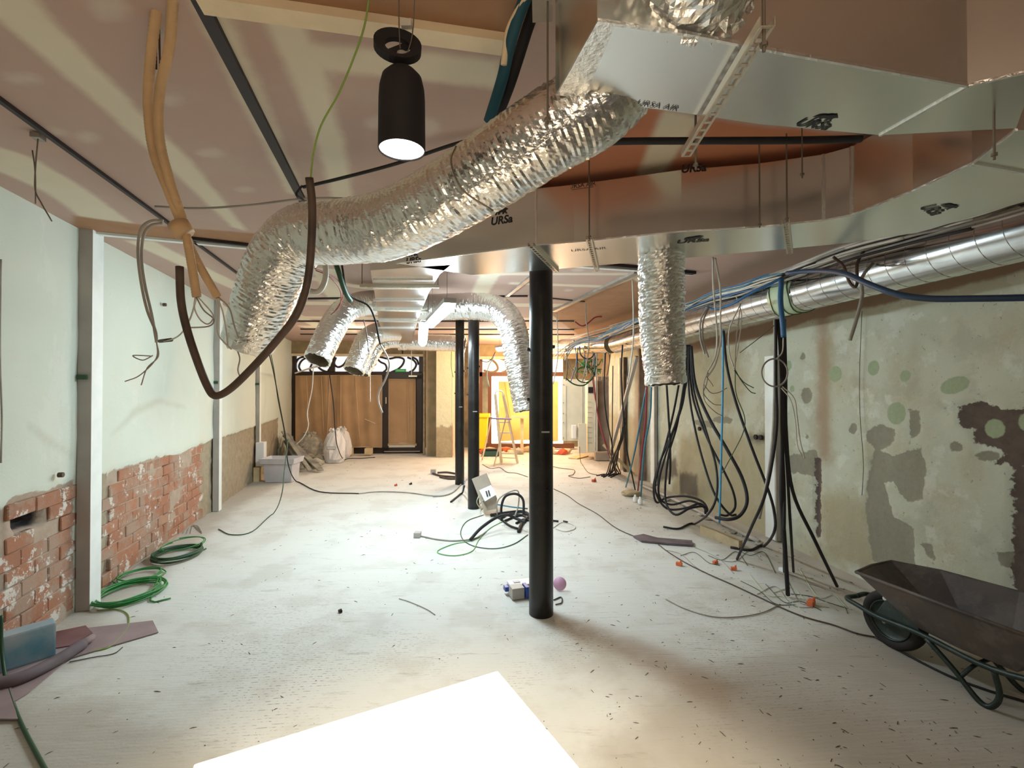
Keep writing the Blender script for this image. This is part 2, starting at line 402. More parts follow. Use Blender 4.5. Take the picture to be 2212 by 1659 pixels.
dots = t.math('MULTIPLY', t.step(wv.outputs['Fac'], 0.72, 0.95), t.step(t.noise(38, 3), 0.50, 0.60))
zone = t.math('MULTIPLY', t.step(t.noise(0.85, 3), 0.44, 0.60), t.attr('front'))
col = t.mix(t.math('MULTIPLY', t.math('MULTIPLY', dots, zone), 0.75), col, (0.24, 0.20, 0.16))
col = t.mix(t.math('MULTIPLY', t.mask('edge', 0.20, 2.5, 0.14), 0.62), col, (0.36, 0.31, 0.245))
col = t.mix(t.math('MULTIPLY', t.mask('brown', 0.10, 4, 0.10), 0.55), col, (0.34, 0.24, 0.165))  # cast shadow of the near column put into the floor colour
M_floor = t.done(col, [(t.noise(5, 9, 0.6, st), 0.25, 0.02), (wv.outputs['Fac'], 0.06, 0.004), (t.noise(70, 5), 0.3, 0.003)])

# ------------------------------------------------------------------ shell
# left wall grid: origin at Y=-2.2, running away (+v), u = along wall, v = up ; normal must face room
dl = V((LK, 1, 0)).normalized(); o_l = V((LX0+LK*-2.2, -2.2, 0))
def uvL(px, py): p = WL(px, py); return ((p-o_l).dot(dl), p.z)
def polyL(ps): return [uvL(*p) for p in ps]
brick_polys = [polyL([(12, 1100), (28, 1078), (70, 1062), (110, 1058), (162, 1036), (162, 1335), (30, 1420), (10, 1400)]),
               polyL([(238, 1018), (300, 1000), (345, 985), (362, 992), (436, 958), (436, 1135), (236, 1282)])]
rough_polys = [polyL([(205, 1030), (240, 1018), (240, 1300), (203, 1325)]), polyL([(355, 985), (368, 985), (368, 1190), (355, 1200)]),
               polyL([(434, 962), (480, 938), (480, 1105), (434, 1135)]), polyL([(478, 945), (540, 925), (602, 903), (602, 1010), (478, 1110)]),
               polyL([(-300, 1200), (14, 1095), (12, 1430), (-300, 1700)])]
pit = polyL([(40, 1112), (98, 1095), (102, 1130), (42, 1150)])
smear = [polyL([(240, 940), (290, 880), (340, 862), (400, 880), (345, 870), (295, 895)]), polyL([(60, 920), (110, 950), (160, 985), (105, 960)])]
def offL(S, T, a):
    d = (vnoise(S, T, 2.2, 1)-0.5)*0.02 + (vnoise(S, T, 9, 2)-0.5)*0.006
    rec = np.clip((np.maximum(a['brickbed'], -0.3)+0.02)/0.03, 0, 1); d -= rec*0.016
    ro = np.clip((a['rough']+0.01)/0.03, 0, 1); d -= ro*(0.015+0.02*vnoise(S, T, 14, 3))
    d -= np.clip((a['pit']+0.01)/0.02, 0, 1)*0.10
    return d
wl = grid_surface('wall_left', o_l, dl, UP, 15.6, CEIL+0.05, 0.03, {'brickbed': brick_polys, 'rough': rough_polys, 'pit': [pit], 'smear': smear}, offL, M_left)
# bricks as parts
nL = V((dl.y, -dl.x, 0))             # points into the room (+X side)
bh, bl, gap = 0.105, 0.262, 0.007
bmesh_cache = []
for k in range(6):
    mb = MB(); mb.box((0, 0, 0), (1, 0, 0), (0, 1, 0), (0, 0, 1), bl/2-gap/2, 0.024, bh/2-gap/2)
    bm = bmesh.new(); vv = [bm.verts.new(v + V([rnd.uniform(-.004, .004) for _ in range(3)])) for v in mb.v]
    for f in mb.f: bm.faces.new([vv[i] for i in f])
    bmesh.ops.recalc_face_normals(bm, faces=bm.faces)
    bmesh.ops.bevel(bm, geom=list(bm.edges), offset=0.006, segments=1, affect='EDGES')
    me = bpy.data.meshes.new('brick'); bm.to_mesh(me); bm.free(); me.materials.append(M_brick); bmesh_cache.append(me)
def inpoly(x, y, poly):
    c = False; n = len(poly)
    for i in range(n):
        x1, y1 = poly[i]; x2, y2 = poly[(i+1) % n]
        if (y1 > y) != (y2 > y) and x < (x2-x1)*(y-y1)/(y2-y1)+x1: c = not c
    return c
nb = 0
ang = atan2(dl.y, dl.x)
for row in range(11):
    z = 0.03+bh*(row+0.5)
    for ci in range(70):
        s = (ci+0.5*(row % 2))*bl
        if not any(inpoly(s, z, q) for q in brick_polys): continue
        if inpoly(s, z, pit) or nb >= 300: continue
        if rnd.random() < 0.03: continue
        o = bpy.data.objects.new('brick', bmesh_cache[rnd.randrange(6)]); COL.objects.link(o); o.parent = wl
        p = o_l + dl*s + V((0, 0, z)) + nL*(-0.030+rnd.uniform(-0.006, 0.004)); o.location = p
        o.rotation_euler = (rnd.uniform(-.01, .01), rnd.uniform(-.01, .01), ang); nb += 1

# right wall
dr = V((-RK, -1, 0)).normalized(); YR = 10.9; o_r = V((RX0+RK*YR, YR, 0))       # runs toward the camera so that the normal faces the room
def uvR(px, py): p = WR(px, py); return ((p-o_r).dot(dr), p.z)
def polyR(ps): return [uvR(*p) for p in ps]
def ell(cx, cy, rx, ry, rot=0, n=14):
    return polyR([(cx+rx*cos(2*pi*k/n)*cos(rot)-ry*sin(2*pi*k/n)*sin(rot), cy+rx*cos(2*pi*k/n)*sin(rot)+ry*sin(2*pi*k/n)*cos(rot)) for k in range(n)])
mR = {
 'green': [ell(1803, 808, 15, 18), ell(1886, 795, 13, 17), ell(1956, 812, 12, 14), ell(2064, 832, 34, 18, -0.3), ell(1937, 893, 21, 25), ell(2144, 926, 23, 21), ell(2208, 912, 13, 20), ell(1703, 790, 7, 12), ell(1712, 840, 5, 8)],
 'grey': [ell(1741, 855, 11, 18), polyR([(1882, 975), (1905, 975), (1930, 985), (1990, 965), (2003, 1010), (1995, 1080), (1960, 1085), (1930, 1040), (1910, 1045), (1930, 1115), (1975, 1140), (1975, 1230), (1885, 1215), (1870, 1060)]),
          polyR([(1962, 882), (1988, 886), (1990, 930), (1965, 960), (1970, 920)]), polyR([(1865, 930), (1900, 918), (1935, 925), (1930, 960), (1895, 975), (1870, 950)]),
          ell(1733, 770, 6, 9), ell(1840, 925, 9, 12), ell(2065, 965, 14, 10), ell(2132, 985, 30, 12), polyR([(1700, 985), (1765, 970), (1765, 1030), (1705, 1020)]), ell(1741, 943, 5, 6),
          polyR([(1985, 1170), (2012, 1175), (2025, 1215), (2000, 1200)]), polyR([(2155, 1190), (2200, 1190), (2200, 1235), (2168, 1225)]), ell(1520, 915, 24, 7, 0.2), ell(1560, 908, 22, 8)],
 'dark': [polyR([(2068, 880), (2110, 865), (2145, 873), (2165, 890), (2190, 880), (2290, 870), (2300, 1130), (2205, 1010), (2150, 1000), (2165, 975), (2110, 960), (2098, 930), (2080, 925)]),
          polyR([(2185, 1010), (2320, 1010), (2320, 1330), (2188, 1275)]), polyR([(1759, 990), (1772, 990), (1772, 1160), (1762, 1160)])],
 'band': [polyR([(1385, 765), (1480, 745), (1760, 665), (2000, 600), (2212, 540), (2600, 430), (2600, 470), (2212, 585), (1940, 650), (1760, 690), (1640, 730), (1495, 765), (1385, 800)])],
 'damp': [polyR([(1490, 760), (1600, 745), (1610, 850), (1570, 900), (1530, 850), (1495, 870)]), polyR([(1470, 945), (1660, 925), (1660, 1170), (1450, 1110)]), polyR([(1770, 1060), (1890, 1080), (1890, 1240), (1770, 1205)]),
          polyR([(1190, 860), (1380, 900), (1380, 1030), (1190, 1000)]), polyR([(1770, 690), (1790, 690), (1795, 980), (1770, 980)])],
 'rust': [polyR([(1762, 680), (1788, 680), (1795, 1000), (1765, 1000)]), polyR([(1372, 790), (1400, 760), (1402, 1040), (1370, 1030)])],
 'soot': [polyR([(1468, 1020), (1508, 1025), (1508, 1075), (1470, 1070)]), polyR([(1405, 1000), (1460, 990), (1465, 1030), (1420, 1040)]), polyR([(1620, 940), (1650, 940), (1650, 955), (1620, 953)])],
}
def offR(S, T, a):
    d = (vnoise(S, T, 1.8, 5)-0.5)*0.03 + (vnoise(S, T, 11, 6)-0.5)*0.006
    d -= np.clip((a['grey'])/0.015+0.5, 0, 1)*0.008 + np.clip((a['dark'])/0.02+0.5, 0, 1)*0.02
    return d
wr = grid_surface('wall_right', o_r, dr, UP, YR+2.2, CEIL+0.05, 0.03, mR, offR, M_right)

o = MB().box(V((RX0+RK*12.4+.72, 12.4, CEIL/2)), dr, V((dr.y, -dr.x, 0)), UP, 1.6, .04, CEIL/2-.01).build('wall_recess', mat('recess_plaster', (0.36, 0.27, 0.18), 0.9, c2=(0.22, 0.16, 0.10), scale=1.5, bump=0.3, bscale=8)); struct(o)
o = MB().box(V((RX0+RK*10.88+.42, 10.86, CEIL/2)), (1, 0, 0), (0, 1, 0), UP, .36, .03, CEIL/2-.01).build('wall_jog', MATS['recess_plaster']); struct(o)
# floor grid + ceiling grid
def xy(p): return (p.x, p.y)
fo = V((-8, -2.2, 0))
def pf(ps): return [((F(*p)-fo).x, (F(*p)-fo).y) for p in ps]
wlp = lambda Y, o: (LX0+LK*Y+o+8, Y+2.2)
wrp = lambda Y, o: (RX0+RK*Y-o+8, Y+2.2)
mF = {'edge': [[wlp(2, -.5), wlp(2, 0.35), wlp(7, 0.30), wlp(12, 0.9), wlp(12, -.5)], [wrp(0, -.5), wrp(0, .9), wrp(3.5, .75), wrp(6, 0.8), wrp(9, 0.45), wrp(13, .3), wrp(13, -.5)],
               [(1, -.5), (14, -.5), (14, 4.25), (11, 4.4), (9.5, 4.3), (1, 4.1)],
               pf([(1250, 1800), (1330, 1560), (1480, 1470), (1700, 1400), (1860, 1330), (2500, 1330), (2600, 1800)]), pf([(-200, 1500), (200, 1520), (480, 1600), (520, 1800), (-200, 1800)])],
      'brown': [pf([(1180, 1345), (1240, 1335), (1420, 1400), (1600, 1480), (1560, 1540), (1330, 1410)])]}  # second mask: painted shadow strip from the near column's foot
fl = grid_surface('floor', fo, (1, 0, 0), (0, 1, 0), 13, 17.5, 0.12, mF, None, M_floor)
at = fl.data.attributes.new('front', 'FLOAT', 'POINT')
co = np.empty(len(fl.data.vertices)*3); fl.data.vertices.foreach_get('co', co); yy = co.reshape(-1, 3)[:, 1]
at.data.foreach_set('value', np.clip((4.6-yy)/1.4, 0, 1).astype(np.float32))

co_ = V((-8, 15.3, CEIL))
def pc(ps): return [((Z(px, py, CEIL)-co_).x, -(Z(px, py, CEIL)-co_).y) for px, py in ps]
def cell(cx, cy, rx, ry, n=12): return pc([(cx+rx*cos(2*pi*k/n), cy+ry*sin(2*pi*k/n)) for k in range(n)])
def cband(a, b, w):
    """straight band on the ceiling between two pixel points, w metres wide"""
    a = Z(*a, CEIL); b = Z(*b, CEIL); d = (b-a).normalized(); s = V((d.y, -d.x, 0))*w/2
    return [((p-co_).x, -(p-co_).y) for p in (a-s, b-s, b+s, a+s)]
mC = {'tape': [pc([(-60, -20), (60, -20), (142, 78), (304, 243), (405, 338), (535, 500), (500, 490), (338, 338), (135, 159), (-40, 10)]),
               pc([(-40, 305), (80, 345), (180, 405), (290, 485), (190, 480), (100, 415), (-40, 355)]),
               pc([(560, 20), (650, 40), (700, 150), (740, 300), (765, 445), (722, 440), (690, 330), (640, 190)]),
               pc([(640, 90), (860, 110), (1085, 130), (1080, 190), (900, 175), (690, 150)]),
               pc([(1430, 235), (1520, 255), (1400, 420), (1350, 420)]),
               cband((420, -60), (640, 420), 0.10),
               cband((1440, 575), (1190, 690), 0.30), cband((1020, 592), (1500, 592), 0.10), cband((1100, 612), (1330, 620), 0.12), cband((560, 545), (900, 560), 0.16),
               cband((600, 590), (900, 640), 0.16), cband((640, 655), (1250, 660), 0.28), cband((650, 686), (1250, 690), 0.3), cband((650, 706), (1250, 712), 0.4),
               cband((300, 520), (700, 710), 0.22), cband((700, 580), (760, 720), 0.25), cband((1060, 590), (990, 720), 0.22)],
      'filler': [cell(235, 15, 45, 30), cell(50, 170, 40, 12), cell(190, 297, 25, 12), cell(370, 215, 26, 12), cell(455, 330, 30, 10), cell(528, 410, 20, 6), cell(815, 265, 25, 14),
                 cell(920, 275, 30, 20), cell(1248, 583, 14, 4), cell(1228, 627, 10, 3), cell(1290, 588, 12, 3), cell(680, 640, 18, 5), cell(900, 590, 14, 4), cell(120, 285, 20, 8)],
      'raw': [pc([(560, -60), (1150, -60), (1150, 60), (1090, 75), (760, 40), (600, 12)]), pc([(160, 466), (300, 485), (560, 505), (555, 530), (300, 512), (152, 494)]), pc([(1180, 672), (1370, 602), (1480, 700), (1300, 760)])],
      'warmlight': [pc([(1150, 235), (1430, 235), (1360, 420), (1150, 420)]), pc([(1515, 255), (1900, 300), (1900, 420), (1410, 420)])]}  # zones of the ceiling with warm light painted in
grid_surface('ceiling', co_, (1, 0, 0), (0, -1, 0), 13, 17.5, 0.04, mC, None, M_ceil)

# ------------------------------------------------------------------ ceiling rails and battens
def rail(name, label, a, b, w, h, m, zoff=0.0, kind_struct=False, cat='rail', group=None):
    a = Z(*a, CEIL-0.001-zoff-h/2); b = Z(*b, CEIL-0.001-zoff-h/2)
    o = MB().bar(a, b, w, h).build(name, m)
    tag(o, label, cat, group); return o
rail('ceiling_rail', 'slim dark ceiling rail nearest the left wall, running away from the camera', (-60, 172), (515, 592), 0.022, 0.02, M_gunk)
rail('ceiling_rail', 'wider dark ceiling rail right of the tan conduits, ending above the big silver hose bend', (405, -50), (655, 436), 0.045, 0.02, M_gunk)
rail('ceiling_rail', 'grey metal ceiling rail beyond the middle black column, slanting to the right', (1376, 588), (1196, 672), 0.07, 0.03, M_galvd)
rail('ceiling_rail', 'thin grey ceiling rail slanting behind the near black column', (1150, 596), (1092, 642), 0.05, 0.02, M_galvd)
rail('ceiling_rail', 'dark crosswise ceiling joint above the second bay, right of the near column', (1190, 645), (1262, 652), 0.05, 0.012, M_gunk)
b1 = rail('ceiling_batten', 'white crosswise batten on the left where the wall trunking meets the ceiling', (150, 499), (552, 537), 0.05, 0.02, M_white, cat='batten')
rail('ceiling_batten', 'dark crosswise gap strip behind the white batten above the left post', (400, 514), (560, 532), 0.035, 0.025, M_gunk, cat='batten')
rail('ceiling_batten', 'white crosswise batten right of the near column, beyond the large duct', (1200, 572), (1500, 592), 0.05, 0.02, M_white, cat='batten')
rail('ceiling_batten', 'black crosswise gap strip just beyond the large duct on the right', (1290, 570), (1500, 590), 0.06, 0.03, M_gunk, cat='batten')
rail('ceiling_batten', 'cream painted timber batten crossing the ceiling behind the black pendant lamp', (430, 2), (1088, 96), 0.075, 0.03, M_cream, cat='batten')
for i, (y1, y2, x1, x2) in enumerate([(646, 640, 600, 1140), (694, 694, 640, 1240), (711, 712, 650, 1240), (722, 723, 650, 1240)]):
    rail('ceiling_rail', ['dark crosswise ceiling rail in the third bay, above the small silver hoses', 'dark crosswise ceiling rail above the far black columns', 'dark crosswise ceiling rail just before the shopfront beam', 'last dark crosswise ceiling rail, closest to the shopfront'][i], (x1, y1), (x2, y2), 0.05+0.01*i, 0.02, M_gunk)

# ------------------------------------------------------------------ columns
def column(base, r, label, bolts=True):
    c = F(*base); root = empty('iron_column', (c.x, c.y, 0))
    vs, fs = lathe([(0, 0), (r, 0), (r, 0.2), (r*0.985, 1.2), (r*0.97, 2.2), (r*0.96, CEIL-.005), (0, CEIL-.005)], (0, 0, 0), n=32)
    sh = mesh('shaft', vs, fs, M_black, root, True)
    for a, z in [(-0.1, 2.02), (3.1, 2.0), (3.2, 1.62), (1.4, 0.95)]:
        d = V((cos(a), -abs(sin(a))*0.3, 0)).normalized()
        MB().cyl(d*(r*0.9)+V((0, 0, z)), d*(r+0.014)+V((0, 0, z)), 0.014, 8).build('bolt', M_black, root)
    MB().box((0.3*r, -r*1.0, 1.38), (1, 0, 0), (0, 1, 0), (0, 0, 1), 0.03, 0.002, 0.006).build('paint_scuff', M_gplas, root)
    tag(root, label, 'column'); return root
column((1169, 1325), 0.092, 'thick black iron column standing nearest the camera in the middle of the floor')
column((1023, 1098), 0.082, 'second black iron column, with the tilted cardboard leaning against its foot')
column((993, 1046), 0.081, 'farthest black iron column, just left of the second column')

# ------------------------------------------------------------------ rectangular foil ducts
ZB = 2.54; ZT = 2.87
def duct_mesh(front, back, z0, z1):
    """front/back: lists of (x,y) from left to right, same length"""
    mb = MB(); n = len(front)
    for i in range(n): pass
    vs = []
    for (a, b) in zip(front, back):
        vs += [V((a[0], a[1], z0)), V((b[0], b[1], z0)), V((b[0], b[1], z1)), V((a[0], a[1], z1))]
    fs = [(0, 1, 2, 3)]
    for i in range(n-1):
        p = 4*i; q = p+4
        for k in range(4):
            k2 = (k+1) % 4; fs.append((p+k, q+k, q+k2, p+k2))
    fs.append((4*(n-1), 4*(n-1)+3, 4*(n-1)+2, 4*(n-1)+1))
    return mb.add(vs, fs)
frontA = [xy(Z(*p, ZB)) for p in [(857, 569), (1158, 529), (1240, 523), (1472, 500), (1641, 490), (1779, 476), (1840, 464), (1972, 412), (2100, 353), (2195, 280)]]
backA = [xy(Z(*p, ZB)) for p in [(1020, 594), (1170, 584), (1240, 578), (1482, 557), (1640, 543), (1810, 527), (1880, 518), (1979, 503), (2212, 436)]]
backA.append((2.32, 1.62))
ductA = empty('main_duct', (frontA[3][0], frontA[3][1], ZB)); oA = V((frontA[3][0], frontA[3][1], ZB))
def loc(o, root):           # keep world placement while parenting to an empty
    o.parent = root; o.matrix_parent_inverse = Matrix.Translation(-root.location); return o
loc(duct_mesh(frontA, backA, ZB, ZT).build('duct_body', M_foil), ductA)
tag(ductA, 'long foil-faced board duct with bear logos crossing the room above the near column', 'duct')
def seam(root, pts, w=0.012, name='tape_seam', m=M_tape):
    mb = MB()
    for a, b in zip(pts[:-1], pts[1:]): mb.bar(a, b, w, w)
    return loc(mb.build(name, m), root)
def z3(p, z): return V((p[0], p[1], z))
seam(ductA, [z3(p, ZB) for p in frontA], 0.008)
for i in (1, 5, 6):
    d = (V(frontA[i])-V(backA[i])).normalized().to_3d()
    seam(ductA, [z3(frontA[i], ZB)+d*.002, z3(frontA[i], ZT)+d*.002], 0.012 if i != 1 else 0.008)
# trunk going away
trunk = empty('branch_duct', (-1.1, 5.0, ZB))
tl = [xy(Z(*p, ZB)) for p in [(802, 596), (809, 632), (818, 695), (833, 733), (835, 743)]]
tr = [xy(Z(*p, ZB)) for p in [(950, 592), (925, 634), (902, 693), (893, 727), (889, 742)]]
tm = MB()
loc(duct_mesh([xy(Z(800, 584, ZB))]+tl, [xy(Z(975, 572, ZB))]+tr, ZB, ZT-0.02).build('duct_body', M_foil), trunk)
tag(trunk, 'foil-faced branch duct running away from the main duct toward the shopfront', 'duct')
for py in (604, 622, 648, 668, 690, 708):
    a = Z(806 if py < 660 else 815, py, ZB-.003); b = Z(935-(py-605)*0.4, py, ZB-.003)
    seam(trunk, [a, b], 0.02)
# duct C overhead
nC = [xy(Z(*p, ZB)) for p in [(1290, 45), (1480, 72), (1700, 115), (2090, 185), (2240, 150)]]
fC = [xy(Z(*p, ZB)) for p in [(1200, 205), (1450, 240), (1640, 268), (1900, 292), (2195, 277)]]
ductC = empty('overhead_duct', (nC[1][0], nC[1][1], ZB))
loc(duct_mesh(nC, fC, ZB, ZT).build('duct_body', M_foil), ductC)
tag(ductC, 'foil-faced board duct overhead at upper right, carried by the slotted steel bar', 'duct')
seam(ductC, [z3(nC[3], ZB-.001), z3(fC[3], ZB-.001)], 0.008)
seam(ductC, [z3(p, ZB) for p in nC], 0.008)
# broad lighter tape at the left end of its underside
e1 = Z(1290, 47, ZB-.001); e2 = Z(1330, 52, ZB-.001); e3 = Z(1262, 212, ZB-.001); e4 = Z(1202, 205, ZB-.001)
loc(mesh('end_tape', [e1, e2, e3, e4, e1-UP*.001, e2-UP*.001, e3-UP*.001, e4-UP*.001], [(0, 1, 2, 3), (7, 6, 5, 4), (0, 4, 5, 1), (1, 5, 6, 2), (2, 6, 7, 3), (3, 7, 4, 0)], M_tape), ductC)
seam(ductA, [Z(2100, 353, ZB-.002), Z(2212, 372, ZB-.002)], 0.012)

# --- lettering
def text_mesh(s, bold=0.0, shear=0.0):
    c = bpy.data.curves.new('t', 'FONT'); c.body = s; c.size = 1.0; c.offset = bold; c.shear = shear; c.align_x = 'CENTER'; c.resolution_u = 4
    o = bpy.data.objects.new('t', c); COL.objects.link(o)
    bpy.context.view_layer.update()
    me = bpy.data.meshes.new_from_object(o.evaluated_get(bpy.context.evaluated_depsgraph_get()))
    bpy.data.objects.remove(o); return me
bear = [(-.62, 0), (-.60, .16), (-.50, .34), (-.30, .44), (-.05, .46), (.12, .56), (.30, .55), (.38, .62), (.44, .54), (.60, .46), (.66, .38), (.50, .34), (.44, .28), (.50, .12), (.62, .02), (.44, 0), (.34, .16), (.24, .02), (.10, 0), (.12, .18), (-.10, .20), (-.16, .04), (-.34, 0), (-.30, .14), (-.40, .16), (-.48, .02)]
T_ursa = text_mesh('URSa', 0.03, 0.15); T_air = text_mesh('URSA AIR', 0.0, 0.0)
def place(me, org, rx, up, size, name, parent, m=M_print):
    rx = V(rx).normalized(); up = V(up); up = (up - rx*up.dot(rx)).normalized(); n = rx.cross(up)
    me2 = me.copy(); M = Matrix((rx, up, n)).transposed().to_4x4(); M = Matrix.Translation(org) @ M @ Matrix.Scale(size, 4)
    me2.transform(M); me2.materials.clear(); o = link(me2, name, m); return loc(o, parent)
def bear_at(org, rx, up, size, parent):
    rx = V(rx).normalized(); up = V(up); up = (up - rx*up.dot(rx)).normalized(); n = rx.cross(up)
    vs = [V(org)+rx*(x*size)+up*(y*size) for x, y in bear]
    mb = MB().prism([v for v in vs], n*0.0008); return loc(mb.build('bear_emblem', M_print), parent)
def facepoint(i, px, py):
    """point on front face segment i of duct A seen at pixel"""
    a = V((*frontA[i], 0)); b = V((*frontA[i+1], 0)); d = (b-a).normalized(); n = V((d.y, -d.x, 0))
    r = ray(px, py); o = V((0, 0, CAMZ)); tt = (a-o).dot(n)/r.dot(n); return o+r*tt+n*0.0015, d
p, d = facepoint(0, 1083, 483); place(T_ursa, p, d, UP, 0.066, 'printed_logo', ductA); bear_at(p+UP*0.056, d, UP, 0.068, ductA)
p, d = facepoint(3, 1498, 371); place(T_ursa, p, d, UP, 0.058, 'printed_logo', ductA)
p, d = facepoint(2, 1258, 404); place(T_air, p, d, UP, 0.036, 'printed_text', ductA); place(text_mesh('________'), p-UP*.004, d, UP, 0.032, 'underline', ductA)
p, d = facepoint(7, 1906, 328); place(T_ursa, p, d, UP, 0.066, 'printed_logo', ductA); bear_at(p+UP*0.058, d, UP, 0.06, ductA)
p, d = facepoint(0, 893, 568); place(T_ursa, p+UP*.0, d, UP, 0.055, 'printed_logo', ductA); bear_at(p+UP*0.045, d, UP, 0.06, ductA)
def under(px, py, me, size, root, rx, up, nm='printed_logo', b=True):
    o = Z(px, py, ZB-0.0025); place(me, o, rx, up, size, nm, root)
    if b: bear_at(o+V(up).normalized()*size*0.8, rx, up, size, root)
dA = (V((*frontA[4], 0))-V((*frontA[2], 0))).normalized(); nA = V((-dA.y, dA.x, 0))
under(1495, 524, T_ursa, 0.08, ductA, dA, -nA); under(1272, 541, T_air, 0.05, ductA, dA, -nA, 'printed_text', False)
under(2000, 458, T_ursa, 0.08, ductA, V((0.8, 0.55, 0)), V((0.55, -0.8, 0)))
dC = (V((*fC[2], 0))-V((*fC[0], 0))).normalized(); nCd = V((-dC.y, dC.x, 0))
under(1750, 276, T_ursa, 0.056, ductC, dC, -nCd); under(1418, 234, T_air, 0.032, ductC, dC, -nCd, 'printed_text', False)

# ------------------------------------------------------------------ crinkled flexible hoses
def flex(label, pts, rads, seed=0, amp=0.0035, end_flange=True, squash=1.0, group=None, step=0.011, nseg=76, start_flange=False):
    path = catmull([V(p) for p in pts], 10)
    L = [0.0]
    for a, b in zip(path[:-1], path[1:]): L.append(L[-1]+(b-a).length)
    n = max(12, int(L[-1]/step)); pts2 = []; rr = []
    j = 0
    k_r = np.interp(np.linspace(0, 1, len(path)), np.linspace(0, 1, len(rads)), rads)
    for i in range(n+1):
        s = L[-1]*i/n
        while j < len(L)-2 and L[j+1] < s: j += 1
        f = (s-L[j])/max(1e-9, L[j+1]-L[j]); pts2.append(path[j].lerp(path[j+1], f)); rr.append(k_r[j]*(1-f)+k_r[j+1]*f)
    fr = frames(pts2); r_ = np.random.RandomState(seed); vs = []; fs = []
    N1 = r_.randn(n+1, nseg); N1 = (N1+np.roll(N1, 1, 1)+np.roll(N1, 2, 1)+0.6*np.roll(N1, 3, 1))/1.7; N2 = r_.rand(n//3+3, nseg//7+2)
    for i, (p, (a, b), q) in enumerate(zip(pts2, fr, rr)):
        s = L[-1]*i/n; rib = 0.0007*sin(2*pi*s/0.02)
        for k in range(nseg):
            an = 2*pi*k/nseg
            lo = N2[i//3, (k//7) % N2.shape[1]]
            d = rib + amp*(0.55*N1[i, k] + 0.7*(lo-0.5))
            rad = q+d; vs.append(p + (a*cos(an)+b*sin(an))*rad)
    for i in range(n):
        for k in range(nseg):
            k2 = (k+1) % nseg; fs.append((i*nseg+k, i*nseg+k2, (i+1)*nseg+k2, (i+1)*nseg+k))
    root = empty('foil_hose', pts2[n//2]); tag(root, label, 'duct hose', group)
    o = mesh('hose_sleeve', vs, fs, M_flex); loc(o, root)
    if end_flange:
        e = pts2[-1]; ax = (pts2[-1]-pts2[-6]).normalized(); q = rr[-1]
        v2, f2 = lathe([(q*1.0, -0.05), (q*1.03, -0.03), (q*1.035, 0.0), (q*1.0, 0.012), (q*0.9, 0.012), (q*0.88, -0.10), (q*.85, -.25)], e, ax, 40)
        v2 = [v + V((r_.uniform(-.004, .004), r_.uniform(-.004, .004), r_.uniform(-.007, .007))) for v in v2]
        loc(mesh('taped_cuff', v2[:40*5], f2[:40*4], M_tape), root)
        v3, f3 = lathe([(q*0.93, 0.006), (q*0.9, -0.02), (q*0.86, -0.3), (0.001, -0.3)], e, ax, 32)
        loc(mesh('lining', v3, f3, M_inner), root)
    return root
# big hose in the foreground
big = flex('large crinkled silver hose from the overhead duct bending down at left', [Z(1300, 214, 2.62)+V((.05, -.05, .03)), P(1278, 232, 1.47), P(1180, 290, 1.50), P(1070, 362, 1.57), P(950, 436, 1.66), P(840, 487, 1.76), P(740, 502, 1.86), P(655, 510, 1.94), P(605, 560, 1.99), P(572, 640, 2.05), P(537, 738, 2.12)],
     [0.125, 0.128, 0.125, 0.124, 0.122, 0.122, 0.122, 0.122, 0.124, 0.122, 0.108], 3, 0.0017, step=0.0075, nseg=110)
path = catmull([P(985, 316, 1.46), P(975, 352, 1.44), P(1000, 410, 1.43), P(1065, 455, 1.46)], 6)
vs, fs = sweep(path, 0.003, 6); loc(mesh('tie_wire', vs, fs, M_rod, None, True), big)
flex('vertical crinkled silver hose hanging under the main duct, right of the near column', [P(1428, 536, 3.02), P(1428, 580, 3.02), P(1429, 650, 3.02), P(1431, 730, 3.02), P(1438, 826, 3.0)], [0.14, 0.142, 0.140, 0.136, 0.122], 5, 0.0042, step=0.009)
flex('silver hose with bend on the left side of the branch duct, nearer one', [P(845, 652, 5.6), P(812, 654, 5.55), P(775, 658, 5.5), P(742, 674, 5.4), P(716, 712, 5.2), P(686, 776, 5.0)], [0.145]*5+[0.135], 7, 0.0025)
flex('silver hose with bend on the left side of the branch duct, farther one', [P(860, 715, 7.8), P(838, 716, 7.7), P(808, 722, 7.6), P(788, 742, 7.4), P(765, 800, 7.2)], [0.165]*4+[0.155], 8, 0.0028)
flex('small silver hose behind the farther left hose, above the shopfront', [P(860, 738, 8.8), P(835, 740, 8.7), P(815, 752, 8.6), P(800, 777, 8.5), P(785, 806, 8.4)], [0.12]*4+[0.11], 9, 0.003)
flex('silver hose curving right from the branch duct, its end hidden by the near column', [P(905, 664, 5.75), P(960, 663, 5.7), P(1030, 662, 5.6), P(1080, 672, 5.5), P(1108, 712, 5.4), P(1122, 790, 5.35), P(1138, 884, 5.3)], [0.158]*6+[0.145], 10, 0.0035)
flex('horizontal silver hose at the far end of the branch duct, behind the far columns', [P(862, 739, 9.4), P(890, 739, 9.4), P(925, 740, 9.45), P(975, 741, 9.5), P(1003, 743, 9.5)], [0.165]*5, 12, 0.003)
flex('short silver hose entering the overhead duct at the top edge', [V((0.45, 1.20, 2.70)), V((0.43, 1.10, 2.695)), V((0.40, 0.92, 2.72)), V((0.36, 0.6, 2.78))], [0.145]*4, 13, 0.006, end_flange=False)
